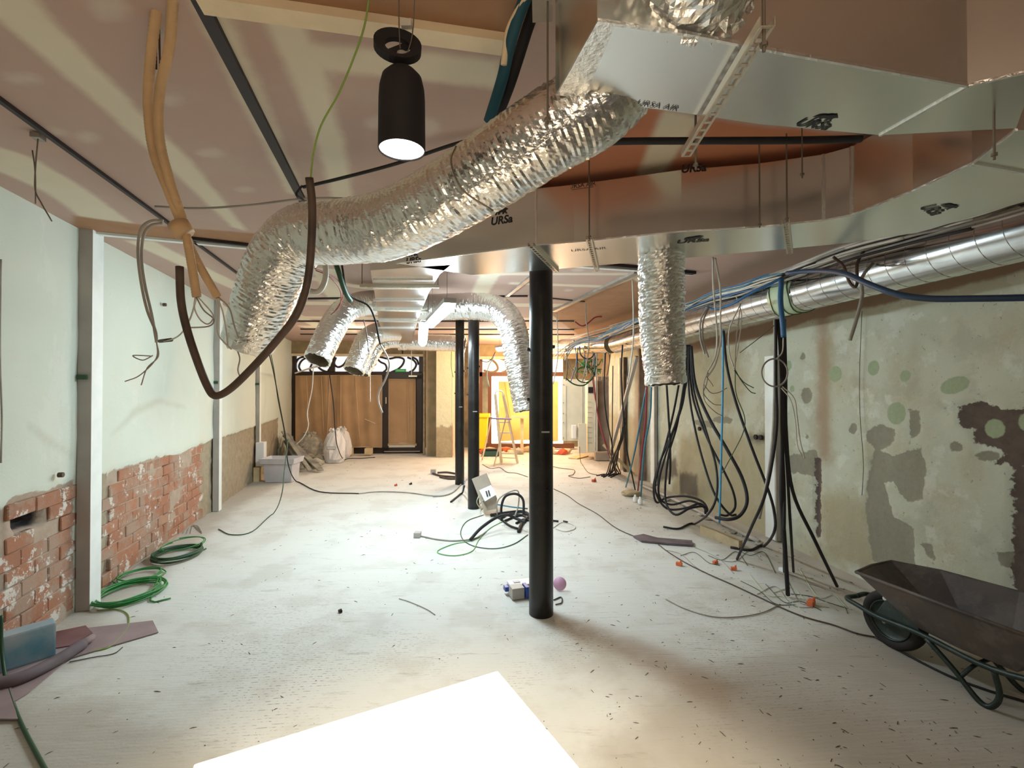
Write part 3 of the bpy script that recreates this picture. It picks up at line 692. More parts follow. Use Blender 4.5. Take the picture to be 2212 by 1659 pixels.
# torn tape around that inlet
mb = MB(); rr_ = random.Random(3)
for k in range(26):
    a = pi + pi*k/25; c = V((0.435, 1.135, 2.695)) + V((cos(a)*0.16, 0, sin(a)*0.15)); s = rr_.uniform(.012, .03)
    mb.add([c+V([rr_.uniform(-s, s) for _ in range(3)]) for _ in range(4)], [(0, 1, 2), (0, 2, 3), (0, 3, 1), (1, 3, 2)])
loc(mb.build('torn_tape', M_tape), ductC)['kind'] = 'stuff'

# ------------------------------------------------------------------ spiral pipe along the right wall
def spiral(label, a, b, r, ringstep=0.13, ends=True):
    a = V(a); b = V(b); ax = (b-a).normalized(); L = (b-a).length
    root = empty('spiral_pipe', (a+b)/2); tag(root, label, 'pipe')
    prof = [(r, 0)]
    vs, fs = lathe([(r, 0), (r, L*0.25), (r, L*.5), (r, L*.75), (r, L)], a, ax, 40); loc(mesh('pipe_shell', vs, fs, M_galv, None, True), root)
    turns = int(L/ringstep); pts = []; e = ax.orthogonal().normalized(); g = ax.cross(e)
    for i in range(turns*20+1):
        t_ = i/20*2*pi; pts.append(a + ax*(L*i/(turns*20)) + (e*cos(t_)+g*sin(t_))*(r+0.0005))
    vs, fs = sweep(pts, 0.0022, 4); loc(mesh('spiral_seam', vs, fs, M_galvd, None, True), root)
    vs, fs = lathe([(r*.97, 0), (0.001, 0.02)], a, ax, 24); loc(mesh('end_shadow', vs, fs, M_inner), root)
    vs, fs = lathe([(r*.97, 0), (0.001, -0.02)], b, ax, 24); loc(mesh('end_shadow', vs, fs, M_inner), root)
    return root, a, ax, L
pa = P(2330, 470, 2.35); pb = P(1333, 743, 7.9)
sp, a0, ax0, L0 = spiral('large bright spiral metal pipe running along the upper right wall', pa, pb, 0.152)
pc1 = P(1322, 744, 8.15); pc2 = P(1192, 750, 11.0)
spiral('farther spiral metal pipe section in the back corner above the open cabinet', pc1, pc2, 0.15)
# pale collar with wires
cc = P(1667, 648, 4.12); c0 = a0 + ax0*((cc-a0).dot(ax0))
vs, fs = lathe([(0.154, -0.13), (0.160, -0.125), (0.160, 0.125), (0.154, 0.13)], c0, ax0, 36)
col_ = mesh('pipe_collar', vs, fs, M_sheath, None, True); tag(col_, 'pale green wrap around the spiral pipe with green wires tied over it', 'pipe wrap')
for k, dz in enumerate((-0.11, -.02, 0.10)):
    e = ax0.orthogonal().normalized(); g = ax0.cross(e)
    pts = [c0 + ax0*(dz+0.02*sin(3*t_)) + (e*cos(t_)+g*sin(t_))*0.166 for t_ in [2*pi*i/24 for i in range(25)]]
    o = mesh('wrap_wire', *sweep(pts, 0.004, 5), M_cgreend, None, True); o.parent = col_
# ------------------------------------------------------------------ hanging rods, slotted bars
def slotted(label, a, b, w=0.032, n=None):
    a = V(a); b = V(b); d = (b-a).normalized(); L = (b-a).length; s = d.cross(UP).normalized()
    root = empty('slotted_bar', (a+b)/2); tag(root, label, 'steel bar')
    mb = MB(); n = n or int(L/0.042); pitch = L/n
    for sg in (-1, 1): mb.bar(a+s*sg*w*0.38, b+s*sg*w*0.38, w*0.24, 0.003)
    for i in range(n+1): c = a+d*(pitch*i); mb.bar(c-d*pitch*0.14 if i else c, c+d*pitch*0.14 if i < n else c+d*.0001, w*0.6, 0.003)
    for sg in (-1, 1): mb.bar(a+s*sg*w*0.5+UP*.011, b+s*sg*w*0.5+UP*.011, 0.002, 0.022)
    loc(mb.build('slotted_channel', M_galvs), root); return root
M_galvs = mat('zinc_bar', (0.62, 0.56, 0.46), 0.4, 0.8)
def rod(label, p, ztop=CEIL-.003, zbot=None, r=0.004, nut=True, group='threaded hanger rods'):
    p = V(p); root = empty('threaded_rod', (p.x, p.y, p.z)); tag(root, label, 'rod')
    loc(MB().cyl((p.x, p.y, p.z), (p.x, p.y, ztop), r, 6).build('rod', M_rod), root)
    if nut:
        loc(MB().cyl((p.x, p.y, p.z+.012), (p.x, p.y, p.z+.02), 0.009, 6).build('nut', M_rod), root)
    return root
slotted('slotted steel bar carrying the overhead duct at upper right', Z(1658, 56, 2.505), Z(1482, 338, 2.505))
rod('hanger rod at the near end of the slotted bar, top right', Z(1650, 112, 2.46))
rod('hanger rod at the far end of the slotted bar under the overhead duct', Z(1503, 366, 2.45))
slotted('narrow slotted bar under the main duct, left of the vertical hose', Z(1272, 517, 2.52), Z(1289, 586, 2.52))
rod('hanger rod on the face of the main duct left of the vertical hose', Z(1273, 518, 2.50))
slotted('narrow slotted bar under the main duct, right of the vertical hose', Z(1697, 482, 2.52), Z(1706, 548, 2.52))
rod('hanger rod on the face of the main duct, right of the vertical hose', Z(1700, 480, 2.50))
rod('hanger rod close to the taped joint of the main duct', Z(1641, 492, 2.50))
slotted('narrow slotted bar under the main duct directly above the near column', Z(1146, 532, 2.52), Z(1202, 588, 2.52))
rod('hanger rod beside the blue insulated pipes, in front of the big hose', P(1183, 270, 1.36), r=0.003)
rod('hanger rod in front of the logo at the duct elbow', Z(2148, 345, 2.40), r=0.004)
rod('slanted hanger rod below the printed logo of the overhead duct', Z(1733, 385, 2.60), r=0.003)
rod('thin rod on the main duct left of its first logo', P(1030, 545, 3.0), r=0.002)
for i, (px, py, Y, lb) in enumerate([(782, 620, 4.0, 'left hanger rod of the first cross rail under the branch duct'), (946, 622, 4.0, 'right hanger rod of the first cross rail under the branch duct'), (925, 673, 5.4, 'right hanger rod of the second cross rail under the branch duct')]):
    rod(lb, P(px, py, Y), r=0.004)
slotted('first thin cross rail under the branch duct, beside the tube lamp', Z(778, 620, 2.52), Z(948, 622, 2.52), 0.022)
slotted('second thin cross rail under the branch duct, farther from the camera', Z(806, 671, 2.52), Z(926, 674, 2.52), 0.028)
slotted('third thin cross rail under the branch duct, near its far end', Z(818, 695, 2.52), Z(905, 697, 2.52), 0.03)

# ------------------------------------------------------------------ lamps
def tube_lamp(label, a, b, w):
    a = V(a); b = V(b); d = (b-a).normalized(); L = (b-a).length
    root = empty('tube_lamp', (a+b)/2); tag(root, label, 'lamp')
    s = d.cross(UP).normalized(); u = s.cross(d)
    n = 14; prof = [(w/2*cos(pi+pi*k/n), w*0.62*sin(pi+pi*k/n)) for k in range(n+1)]
    vs = []; 
    for q, sc in ((0, 0.8), (0.03, 1), (L-.03, 1), (L, .8)):
        for x, y in prof: vs.append(a + d*q + s*x*sc + u*y*sc)
    m = n+1; fs = [(i*m+k, i*m+k+1, (i+1)*m+k+1, (i+1)*m+k) for i in range(3) for k in range(n)] + [tuple(range(m))[::-1], tuple(range(3*m, 4*m))]
    loc(mesh('diffuser', vs, fs, M_tubeE, None, True), root)
    mb = MB(); mb.bar(a-d*.01+u*0.022, b+d*.01+u*0.022, w*1.02, 0.044); loc(mb.build('housing', M_gplas, bevel=0.004), root)
    for t_ in (0.12, 0.88):
        c = a.lerp(b, t_); loc(MB().cyl(c+u*.04, V((c.x, c.y, CEIL-.003)), 0.002, 5).build('hanging_wire', M_rod), root)
    return root
tube_lamp('bright white tube lamp, the nearer and larger of two under the branch duct', P(972, 655, 4.1), P(930, 697, 5.3), 0.105)
tube_lamp('bright white tube lamp, the farther and smaller of two', P(916, 697, 6.2), P(913, 738, 7.15), 0.125)
tube_lamp('lit tube lamp far back above the orange papered window', P(1075, 752, 10.2), P(1112, 747, 9.6), 0.12)
# black pendant
def pendant(label, c, r, h, flange=True):
    c = V(c); root = empty('pendant_lamp', c); tag(root, label, 'lamp')
    vs, fs = lathe([(0.001, h), (r*0.45, h), (r*0.62, h-.006), (r*0.86, h-.022), (r*0.97, h-.05), (r, h-.08), (r*1.02, 0.003), (r*1.02, 0), (r*0.97, 0), (r*.96, .012)], (0, 0, 0), n=40)
    mesh('shade', vs, fs, M_blackp, root, True)
    vs, fs = lathe([(0.001, 0.004), (r*0.965, 0.004)], (0, 0, 0), n=40); mesh('lit_glass', vs, fs, M_pendE, root)
    vs, fs = lathe([(0.001, h+.045), (r*.24, h+.045), (r*0.27, h+.03), (r*0.27, h-.002)], (0, 0, 0), n=16); mesh('socket', vs, fs, M_gplas, root, True)
    # tilted ceiling rose ring with openings
    R0 = 0.062; ax = V((0.25, -0.90, 0.42)).normalized(); a = ax.orthogonal().normalized(); b = ax.cross(a); cc = V((-0.012, 0, h+.055))
    mb = MB(); n = 28
    for k in range(n):
        a1 = 2*pi*k/n; a2 = 2*pi*(k+1)/n
        def q(an, rad, t_): return cc + (a*cos(an)+b*sin(an))*rad + ax*t_
        ri = R0*0.55
        mb.add([q(a1, ri, 0), q(a2, ri, 0), q(a2, R0, 0), q(a1, R0, 0), q(a1, ri, .012), q(a2, ri, .012), q(a2, R0, .02), q(a1, R0, .02)],
               [(0, 1, 2, 3), (7, 6, 5, 4), (3, 2, 6, 7), (0, 4, 5, 1)])
    mb.bar(cc-a*R0*.6, cc+a*R0*.6, 0.02, 0.008, ax); mb.build('ceiling_rose', M_blackp, root)
    for dx in (-0.008, 0.03):
        tube('hanging_wire', [V((dx*0.3, 0, h+.03)), V((dx, 0, h+.12)), V((dx*1.2, 0, CEIL-c.z-.003))], 0.0018, M_rod, root, 5)
    MB().box((0.012, 0, h+.125), (1, 0, 0), (0, 1, 0), (0, 0, 1), 0.014, 0.008, 0.010).build('terminal_block', M_clight, root, bevel=.002)
    return root
pl = Z(868, 325, 2.335); 
pendant('black cylinder pendant lamp with glowing white disc, upper left of centre', pl, 0.0605, 0.215)

# ------------------------------------------------------------------ white table in the foreground
zt = 1.0; A = Z(1075, 1448, zt); Bp = Z(418, 1650, zt); Cp = Z(1245, 1659, zt)
e1 = (Bp-A).normalized(); e2 = (Cp-A).normalized(); e2 = (e2-e1*e2.dot(e1)).normalized(); wB = (Bp-A).length
tb = empty('white_table', (A.x, A.y, 0)); tag(tb, 'white table top glaring under the lamp at the bottom edge', 'table')
cen = A+e1*wB/2+e2*0.40
loc(MB().box(cen-UP*0.02, e1, e2, UP, wB/2, 0.40, 0.02).build('table_top', M_table, bevel=0.006), tb)
for i in (-1, 1):
    for j in (-1, 1):
        c = cen + e1*i*(wB/2-.04)+e2*j*0.36
        loc(MB().bar(V((c.x, c.y, 0)), V((c.x, c.y, zt-.04)), 0.04, 0.04, (1, 0, 0)).build('leg', M_table), tb)
# ------------------------------------------------------------------ left wall trunking posts
def post(px0, px1, pybase, label, depth=0.06, box=None, ptop=None):
    a = WL(px0, pybase); a.z = 0
    b = WL(px1, pybase); 
    root = empty('wall_trunking', (a.x, a.y, 0)); tag(root, label, 'trunking')
    # position so that the two visible faces span px0..px1
    w = 0.15 if depth > .08 else .12
    c = a + dl*w/2 + nL*(depth/2+0.002)
    top = CEIL-.002 if ptop is None else ptop
    loc(MB().box(V((c.x, c.y, top/2+.004)), dl, nL, UP, w/2, depth/2, top/2).build('trunking_body', M_white), root)
    loc(MB().box(V((a.x, a.y, top/2+.004))+nL*(depth/2+.002)-dl*0.002, dl, nL, UP, 0.002, depth/2, top/2).build('trunking_shade_side', M_whiteg), root)  # shaded side face, its shade put into the grey colour
    for z in (1.52,):
        loc(MB().box(V((a.x, a.y, z+.27))+nL*(depth*0.4)-dl*0.012, dl, nL, UP, 0.012, 0.03, 0.018).build('clip', M_cgreend), root)
    return root
post(163, 205, 1325, 'wide white trunking post on the left wall, closest to the camera', 0.088)
post(459, 476, 1098, 'narrow white trunking post on the left wall, second from the camera', 0.075)
tp = post(552, 567, 1040, 'white trunking post above the white meter box, third on the left wall', 0.06)
# junction box at its foot
q = WL(548, 1000); q.z = 0
jb = MB().box(V((q.x, q.y, 0.49))+nL*0.09+dl*.15, dl, nL, UP, 0.11, 0.07, 0.22).build('junction_box', M_wplas, bevel=0.01); tag(jb, 'white meter box low on the left wall beside the grey tub', 'box')
q2 = F(545, 1040); cf = MB()
cf.box(V((q2.x+.07, q2.y+.05, 0.13)), dl, nL, UP, 0.10, 0.05, 0.13); o = cf.build('cardboard_box', M_cardl, bevel=0.004); tag(o, 'small cardboard box standing under the white meter box', 'box')

# ------------------------------------------------------------------ shopfront at the back left
SY0, SK = 12.55, 0.06
def S(px, py, off=0.0):          # point on shopfront plane Y = SY0 + SK*(X+4.5) - off
    r = ray(px, py); Yv = (SY0+SK*4.5-off)/(1-SK*r.x); return V((0, 0, CAMZ)) + r*Yv
sX = (S(900, 840)-S(640, 840)).normalized(); sN = V((sX.y, -sX.x, 0))   # sN toward camera
def quad(name, px0, py0, px1, py1, m, th=0.03, off=0.0, parent=None, bevel=0):
    a = S(px0, py1, off); b = S(px1, py0, off); L = (b-a).dot(sX)
    c = a + sX*L/2; c.z = (a.z+b.z)/2; c -= sN*th/2*0
    return MB().box(c, sX, sN, UP, L/2, th/2, abs(b.z-a.z)/2).build(name, m, parent, bevel=bevel)
wb = quad('wall_back', 560, 640, 1340, 990, mat('back_dark', (0.20, 0.15, 0.09), 0.9, vary=0.2), 0.05, -1.15); struct(wb)
beam = quad('trim_1', 617, 737, 915, 769, mat('beam_tan', (0.30, 0.23, 0.13), 0.8, vary=0.15), 0.25, 0.05); struct(beam)
quad('beam_seam', 868, 738, 871, 768, M_gunk, 0.01, 0.19, beam)
quad('beam_ledge', 617, 765, 915, 769, M_cream, 0.03, 0.22, beam)
dk = quad('trim_2', 617, 718, 915, 737, M_gunk, 0.3, 0.0); struct(dk)
win = quad('window_1', 622, 769, 641, 984, M_frame, 0.10, 0.0); struct(win)
quad('window_frame', 641, 803, 912, 812, M_frame, 0.10, 0.0, win)
quad('window_frame', 641, 966, 830, 984, M_frame, 0.10, 0.0, win)
quad('window_frame', 905, 769, 914, 978, M_frame, 0.10, 0.0, win)
quad('window_frame', 712, 769, 724, 805, M_frame, 0.10, 0.0, win)
quad('transom_pane', 641, 769, 905, 804, M_glow, 0.01, -0.03, win)
quad('shop_pane', 641, 812, 830, 967, mat('dim_glass', (0.5, 0.45, 0.4), 0.2, emit=(1, 0.85, 0.7), es=0.25), 0.01, -0.04, win)
# art-nouveau curls over the transom
def curl(pts, r=0.028):
    ps = [S(x, y, 0.0) for x, y in pts]; vs, fs = sweep(catmull(ps, 5), r, 6); o = mesh('transom_curl', vs, fs, M_frame, None, True); o.parent = win; return o
M_curl = M_frame
for pts in [[(643, 806), (638, 790), (645, 775), (660, 771), (675, 778)], [(652, 804), (646, 792), (652, 779), (664, 773), (676, 776), (683, 786), (692, 797), (706, 803), (712, 796)],
            [(680, 806), (670, 800), (673, 788), (680, 780)], [(726, 772), (722, 785), (730, 793), (742, 788), (752, 773)],
            [(790, 805), (782, 795), (790, 784), (803, 779), (811, 786), (800, 793), (793, 792)], [(803, 804), (796, 797), (806, 792)],
            [(812, 772), (822, 782), (832, 787), (835, 797), (828, 804)], [(820, 771), (840, 775), (858, 772), (872, 776), (870, 787), (860, 797), (845, 804)],
            [(880, 772), (893, 778), (899, 788), (893, 799), (884, 804)], [(889, 771), (900, 777), (904, 788)]]: curl(pts)
# EXIT sign (green)
es = quad('exit_sign', 854, 797, 877, 803.5, M_exit, 0.02, 0.12); tag(es, 'small green emergency exit sign above the shop door', 'sign')
es2 = quad('sign_text', 857, 799, 874, 801.5, mat('pale_green', (0.25, 0.6, 0.3), 0.5), 0.004, 0.136, es)
# kraft papers
def paper(px0, py0, px1, py1, label, folds, m=M_kraft, off=0.10, name='kraft_paper', sag=0.03, Sf=None, em=M_kraftl, seed=0):
    Sf = Sf or S; nx, nz = 26, 14; vs = []; r = random.Random(seed)
    ph = [r.uniform(0, 6) for _ in range(4)]
    for j in range(nz+1):
        for i in range(nx+1):
            u = i/nx; v_ = j/nz
            w_ = sag*(0.6*sin(u*9+ph[0]+v_*1.5)+0.5*sin(u*23+ph[1]-v_*3)+0.4*sin(v_*5+u*4+ph[2]))
            vs.append(Sf(px0+(px1-px0)*u, py0+(py1-py0)*v_ + (1.5*sin(u*7+ph[3]) if j == nz else 0), off+w_))
    fs = [(j*(nx+1)+i, j*(nx+1)+i+1, (j+1)*(nx+1)+i+1, (j+1)*(nx+1)+i) for j in range(nz) for i in range(nx)]
    o = mesh(name, vs, fs, m, None, True); tag(o, label, 'paper')
    for (xa, ya, xb, yb) in folds:
        vs, fs = sweep([Sf(xa+(xb-xa)*k/4, ya+(yb-ya)*k/4, off+0.04) for k in range(5)], 0.010, 5)
        c = mesh('paper_fold', vs, fs, em, None, True); c.parent = o
    return o
paper(638, 811, 732, 966, 'brown kraft paper sheet over the left half of the shop window', [(694, 813, 699, 940), (638, 812, 732, 811), (662, 812, 667, 960), (712, 813, 706, 960)], seed=1, sag=0.035)
paper(728, 810, 825, 966, 'brown kraft paper sheet over the right half of the shop window', [(736, 812, 736, 960), (767, 813, 778, 962), (728, 811, 825, 811), (740, 966, 825, 966)], seed=2, off=0.14, sag=0.035)
# door
dr_ = quad('door_1', 826, 810, 840, 978, M_frame, 0.08, 0.06); struct(dr_)
quad('door_stile', 897, 810, 912, 978, M_frame, 0.08, 0.06, dr_)
quad('door_rail', 826, 806, 912, 819, M_frame, 0.08, 0.06, dr_)
quad('door_rail', 826, 966, 912, 978, M_frame, 0.08, 0.06, dr_)
quad('door_pane', 838, 818, 898, 968, mat('dim_glass', (0.5, 0.45, 0.4), 0.2), 0.01, 0.04, dr_)
quad('door_closer', 883, 811, 901, 814, M_galvs, 0.04, 0.12, dr_)
quad('threshold', 830, 974, 907, 976, M_galvs, 0.04, 0.14, dr_)
hd = quad('door_handle', 833, 858, 835, 872, M_galvs, 0.03, 0.14, dr_)
paper(840, 819, 897, 958, 'brown kraft paper sheet taped inside the shop door', [(881, 820, 883, 958), (840, 819, 840, 958), (897, 819, 897, 958), (838, 959, 900, 958), (840, 819, 897, 820)], off=0.14, sag=0.004, seed=4)
kb = quad('kick_bar', 838, 958, 900, 963, M_cardl, 0.03, 0.14, dr_)
for i, (a_, b_) in enumerate([(741, 762), (789, 804)]):
    o = quad('timber_block', a_, 968, b_, 984-3*i, M_cardl, 0.18, 0.45, bevel=0.004); tag(o, ['square timber block under the shop window, right of the white sack', 'smaller timber block under the shop window beside the door'][i], 'timber')
sc_ = MB().bar(S(788, 905, 0.25), S(811, 915, 0.25), 0.03, 0.004).build('tape_scrap', M_white); tag(sc_, 'slanting white strip stuck on the kraft paper beside the door', 'tape')
# pilaster right of the door, with dark side strips
pil = quad('wall_center', 945, 700, 979, 988, None, 0.7, 0.55)
t = NT('pilaster_plaster'); c_ = t.mix(t.noise(2.0, 6), (0.62, 0.60, 0.42), (0.74, 0.70, 0.50))
sepx = t.N.new('ShaderNodeSeparateXYZ'); t.L.new(t.pos, sepx.inputs[0])
low = t.step(t.math('ADD', sepx.outputs['Z'], t.math('MULTIPLY', t.noise(3, 7), 0.8)), 1.25, 1.15)
c_ = t.mix(low, c_, t.mix(t.noise(7, 9, 0.7), (0.26, 0.20, 0.12), (0.52, 0.43, 0.28))); M_pil = t.done(c_, [(t.noise(8, 8), 0.6, 0.03)])
pil.data.materials.clear(); pil.data.materials.append(M_pil); struct(pil)
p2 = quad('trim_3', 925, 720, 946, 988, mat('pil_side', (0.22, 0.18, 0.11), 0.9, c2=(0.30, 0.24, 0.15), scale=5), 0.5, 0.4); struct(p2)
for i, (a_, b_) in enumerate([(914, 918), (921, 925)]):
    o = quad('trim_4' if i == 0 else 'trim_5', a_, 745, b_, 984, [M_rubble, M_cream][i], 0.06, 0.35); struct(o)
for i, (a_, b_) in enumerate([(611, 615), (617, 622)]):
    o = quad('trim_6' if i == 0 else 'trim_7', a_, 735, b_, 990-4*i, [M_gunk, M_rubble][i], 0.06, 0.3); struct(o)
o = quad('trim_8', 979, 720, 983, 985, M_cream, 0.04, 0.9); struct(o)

# ------------------------------------------------------------------ back right bay
BY = 13.4
def B(px, py, off=0.0): return P(px, py, BY-off)
def bq(name, px0, py0, px1, py1, m, th=0.04, off=0.0, parent=None, bevel=0):
    a = B(px0, py1, off); b = B(px1, py0, off); c = (a+b)/2
    return MB().box(c, (1, 0, 0), (0, 1, 0), (0, 0, 1), abs(b.x-a.x)/2, th/2, abs(b.z-a.z)/2).build(name, m, parent, bevel=bevel)
o = bq('wall_far', 1035, 640, 1345, 775, mat('far_tan', (0.42, 0.32, 0.18), 0.9, vary=0.12), 0.1, -0.02); struct(o)
w2 = bq('window_2', 1036, 804, 1216, 813, M_framed, 0.08, 0.0); struct(w2)
bq('window_frame', 1030, 775, 1042, 968, M_framed, 0.08, 0, w2); bq('window_frame', 1054, 813, 1062, 968, M_framed, 0.08, 0, w2)
bq('window_sill', 1036, 958, 1240, 968, M_framed, 0.1, 0, w2); bq('window_frame', 1036, 770, 1216, 776, M_cream, 0.1, 0.02, w2)
bq('transom_pane', 1040, 776, 1216, 805, mat('transom_soft', (0.9, 0.9, 0.9), 0.5, emit=(1, 0.90, 0.80), es=0.85), 0.01, -0.05, w2)
bq('lit_pane', 1058, 813, 1216, 960, M_glow2, 0.01, -0.05, w2)
for pts in [[(1044, 772), (1060, 776), (1072, 786), (1075, 798), (1062, 806)], [(1075, 773), (1090, 778), (1098, 790), (1110, 797), (1124, 790)], [(1045, 800), (1060, 804), (1072, 803)], [(1082, 806), (1100, 800), (1125, 805)]]:
    vs, fs = sweep(catmull([B(x, y, 0.02) for x, y in pts], 5), 0.03, 6); c = mesh('transom_curl', vs, fs, mat('curl_brown', (0.22, 0.15, 0.08), 0.6), None, True); c.parent = w2
paper(1077, 824, 1206, 952, 'glowing orange paper sheet hung over the lit back window', [(1090, 826, 1110, 950)], m=M_orange, off=0.25, sag=0.06, Sf=B, seed=6, em=M_orange)
o = bq('lit_shelf_board', 1103, 898, 1140, 903, M_cardl, 0.3, 0.9); tag(o, 'narrow pale board on a trestle before the lit back window', 'board')
o2 = bq('support', 1124, 903, 1131, 978.5, M_cardl, 0.06, 0.9, o)
# junk heap under the lit window
jr = random.Random(21)
def blob(c, r, m, name='lump', seed=0, sq=(1, 1, 0.7), sub=2, amp=0.25, parent=None):
    bm = bmesh.new(); bmesh.ops.create_icosphere(bm, subdivisions=sub, radius=1); rr = random.Random(seed)
    for v in bm.verts:
        k = 1+rr.uniform(-amp, amp); v.co = V((v.co.x*sq[0], v.co.y*sq[1], v.co.z*sq[2]))*r*k
    me = bpy.data.meshes.new(name); bm.to_mesh(me); bm.free(); me.transform(Matrix.Translation(V(c))); return link(me, name, m, parent)
jm = [M_red, M_cardl, M_rubble, M_gunk, M_orng, M_cream, M_rubble]
for k in range(16):
    px = 1045+k*12+jr.uniform(-3, 3); g = F(px, 979+jr.uniform(-3, 4)); rad = jr.uniform(0.07, 0.14)
    o = blob((g.x, g.y, rad*0.55), rad, jm[k % 7], 'rubble_lump', k, (1.2, 0.8, 0.7), 1, 0.35)
    tag(o, 'lump of demolition rubble on the floor under the lit back window', 'rubble', 'rubble lumps under the lit window')
g = F(1053, 985); gc = empty('green_case', (g.x, g.y, 0)); tag(gc, 'dark green tool case lying on the floor behind the ladder', 'case')
loc(MB().box(V((g.x+.08, g.y, 0.07)), (1, 0, 0), (0, 1, 0), (0, 0, 1), 0.22, 0.13, 0.06).build('case_body', mat('case_green', (0.02, 0.08, 0.06), 0.5), bevel=0.02), gc)
loc(MB().box(V((g.x+.10, g.y, 0.155)), (1, 0, 0), (0, 1, 0), (0, 0, 1), 0.15, 0.09, 0.03).build('case_lid', M_blackp, bevel=0.015), gc)

# yellow bin
g = F(1042, 972); yb = empty('yellow_bin', (g.x, g.y, 0)); tag(yb, 'tall yellow wheeled bin behind the black columns', 'bin')
Yb = g.y
loc(MB().add([V((g.x-.20, Yb-.18, .05)), V((g.x+.10, Yb-.18, .05)), V((g.x+.10, Yb+.18, .05)), V((g.x-.20, Yb+.18, .05)), V((g.x-.27, Yb-.24, .93)), V((g.x+.17, Yb-.24, .93)), V((g.x+.17, Yb+.24, .93)), V((g.x-.27, Yb+.24, .93))],
     [(0, 3, 2, 1), (4, 5, 6, 7), (0, 1, 5, 4), (1, 2, 6, 5), (2, 3, 7, 6), (3, 0, 4, 7)]).build('bin_body', M_yellow, bevel=0.02), yb)
loc(MB().box(V((g.x-.05, Yb, 0.97)), (1, 0, 0), (0, 1, 0), (0, 0, 1), 0.27, 0.29, 0.05).build('lid', M_yellow, bevel=0.02), yb)
loc(MB().cyl(V((g.x-.2, Yb-.05, .09)), V((g.x+.12, Yb-.05, .09)), 0.09, 14).build('wheels', M_rubber), yb)

# step ladder
lt = P(1090, 847, 10.4); ld = empty('step_ladder', (lt.x, lt.y, 0)); tag(ld, 'aluminium step ladder with lilac platform in front of the lit back window', 'ladder')
fL = F(1067, 1010); fR = F(1118, 1002); rL = F(1042, 992); rR = F(1083, 997)
topL = P(1071, 850, 10.35); topR = P(1084, 848, 10.35); hz = P(1080, 905, 10.4)
pl_ = P(1077, 903, 10.35); 
def lbar(a, b, name, w=0.06, h=0.03, m=M_alu): return loc(MB().bar(a, b, w, h).build(name, m), ld)
FL, FR = F(1104-37, 1008), F(1118, 1001)
LL = [V((FL.x, FL.y, 0.01)), P(1085, 905, 10.3)]; RR = [V((FR.x, FR.y, .01)), P(1103, 905, 10.5)]
# front stile pair: right stile runs from platform hoop down to right foot
hoopL = P(1070, 850, 10.5); hoopR = P(1086, 850, 10.5)
lbar(V((FR.x, FR.y, 0.01)), P(1087, 852, 10.6), 'leg'); 
lbar(V((F(1083, 1000).x, F(1083, 1000).y, .01)), P(1070, 852, 10.6), 'leg')
lbar(V((FL.x, FL.y, .01)), P(1094, 898, 10.55), 'rear_leg', 0.03, 0.02); lbar(V((rL.x, rL.y, .01)), P(1062, 900, 10.5), 'rear_leg', 0.03, 0.02)
for z in (0.18, 0.42, 0.66, 0.90):
    def onst(f, t_, z_): s_ = z_/t_.z; return V((f.x+(t_.x-f.x)*s_, f.y+(t_.y-f.y)*s_, z_))
    a = onst(F(1083, 1000), P(1070, 852, 10.6), z+.05); b = onst(F(1118, 1001), P(1087, 852, 10.6), z+.05)
    lbar(a, b, 'tread', 0.08, 0.03)
a = P(1066, 904, 10.3); b = P(1098, 905, 10.5); lbar(a, b, 'platform', 0.26, 0.03, M_lilac)
tube('hoop', [P(1070, 856, 10.6)-ld.location, P(1071, 847, 10.6)-ld.location, P(1078, 844, 10.6)-ld.location, P(1086, 847, 10.6)-ld.location, P(1087, 856, 10.6)-ld.location], 0.018, M_alu, ld)
lbar(P(1060, 1003, 10.45) if False else V((F(1083, 1000).x, F(1083, 1000).y, .12)), V((FR.x, FR.y, .12)), 'brace', 0.02, 0.02)

# ------------------------------------------------------------------ electrical cabinet (open)
cabY = 11.9
cb = empty('electric_cabinet', P(1280, 970, cabY)*1.0); cb.location.z = 0; tag(cb, 'open grey electrical cabinet with its door swung out, in the back corner', 'cabinet')
def cbox(px0, py0, px1, py1, Y, th, name, m, bevel=0.0, par=None):
    a = P(px0, py1, Y); b = P(px1, py0, Y); c = (a+b)/2
    return loc(MB().box(c, (1, 0, 0), (0, 1, 0), (0, 0, 1), abs(b.x-a.x)/2, th/2, abs(b.z-a.z)/2).build(name, m, par, bevel=bevel), cb) if par is None else MB().box(c, (1, 0, 0), (0, 1, 0), (0, 0, 1), abs(b.x-a.x)/2, th/2, abs(b.z-a.z)/2).build(name, m, par)
door = cbox(1214, 819, 1264, 952, 11.5, 0.04, 'door', M_cab, 0.004)
for px0, py0, px1, py1, nm in [(1222, 834, 1223, 950, 'door_groove'), (1258, 834, 1259, 930, 'door_groove')]:
    cbox(px0, py0, px1, py1, 11.475, 0.01, nm, M_gplas, par=door)
for y_ in (830, 869, 892, 912, 945): cbox(1216, y_, 1218, y_+2, 11.47, 0.02, 'hinge', M_galvd, par=door)
body = cbox(1266, 822, 1287, 975, 11.7, 0.5, 'cabinet_body', mat('cab_cream', (0.66, 0.63, 0.49), 0.5, vary=0.05), 0.004)
cbox(1249, 915, 1266, 978, 11.45, 0.10, 'side_panel', M_cab, 0.004)
cbox(1235, 918, 1245, 947, 11.44, 0.08, 'paper_roll', M_wplas, 0.02)
cbox(1271, 836, 1281, 849, 11.43, 0.03, 'display', M_blackp, par=body)
for y_ in range(868, 965, 11): cbox(1269, y_, 1279, y_+1, 11.44, 0.012, 'breaker_row', M_gplas, par=body)
sd = cbox(1287, 814, 1323, 974, 11.85, 0.55, 'side_case', M_cabd, 0.004)
cbox(1284, 966, 1324, 1003, 11.0, 0.02, 'base_board', M_rubble) if False else None
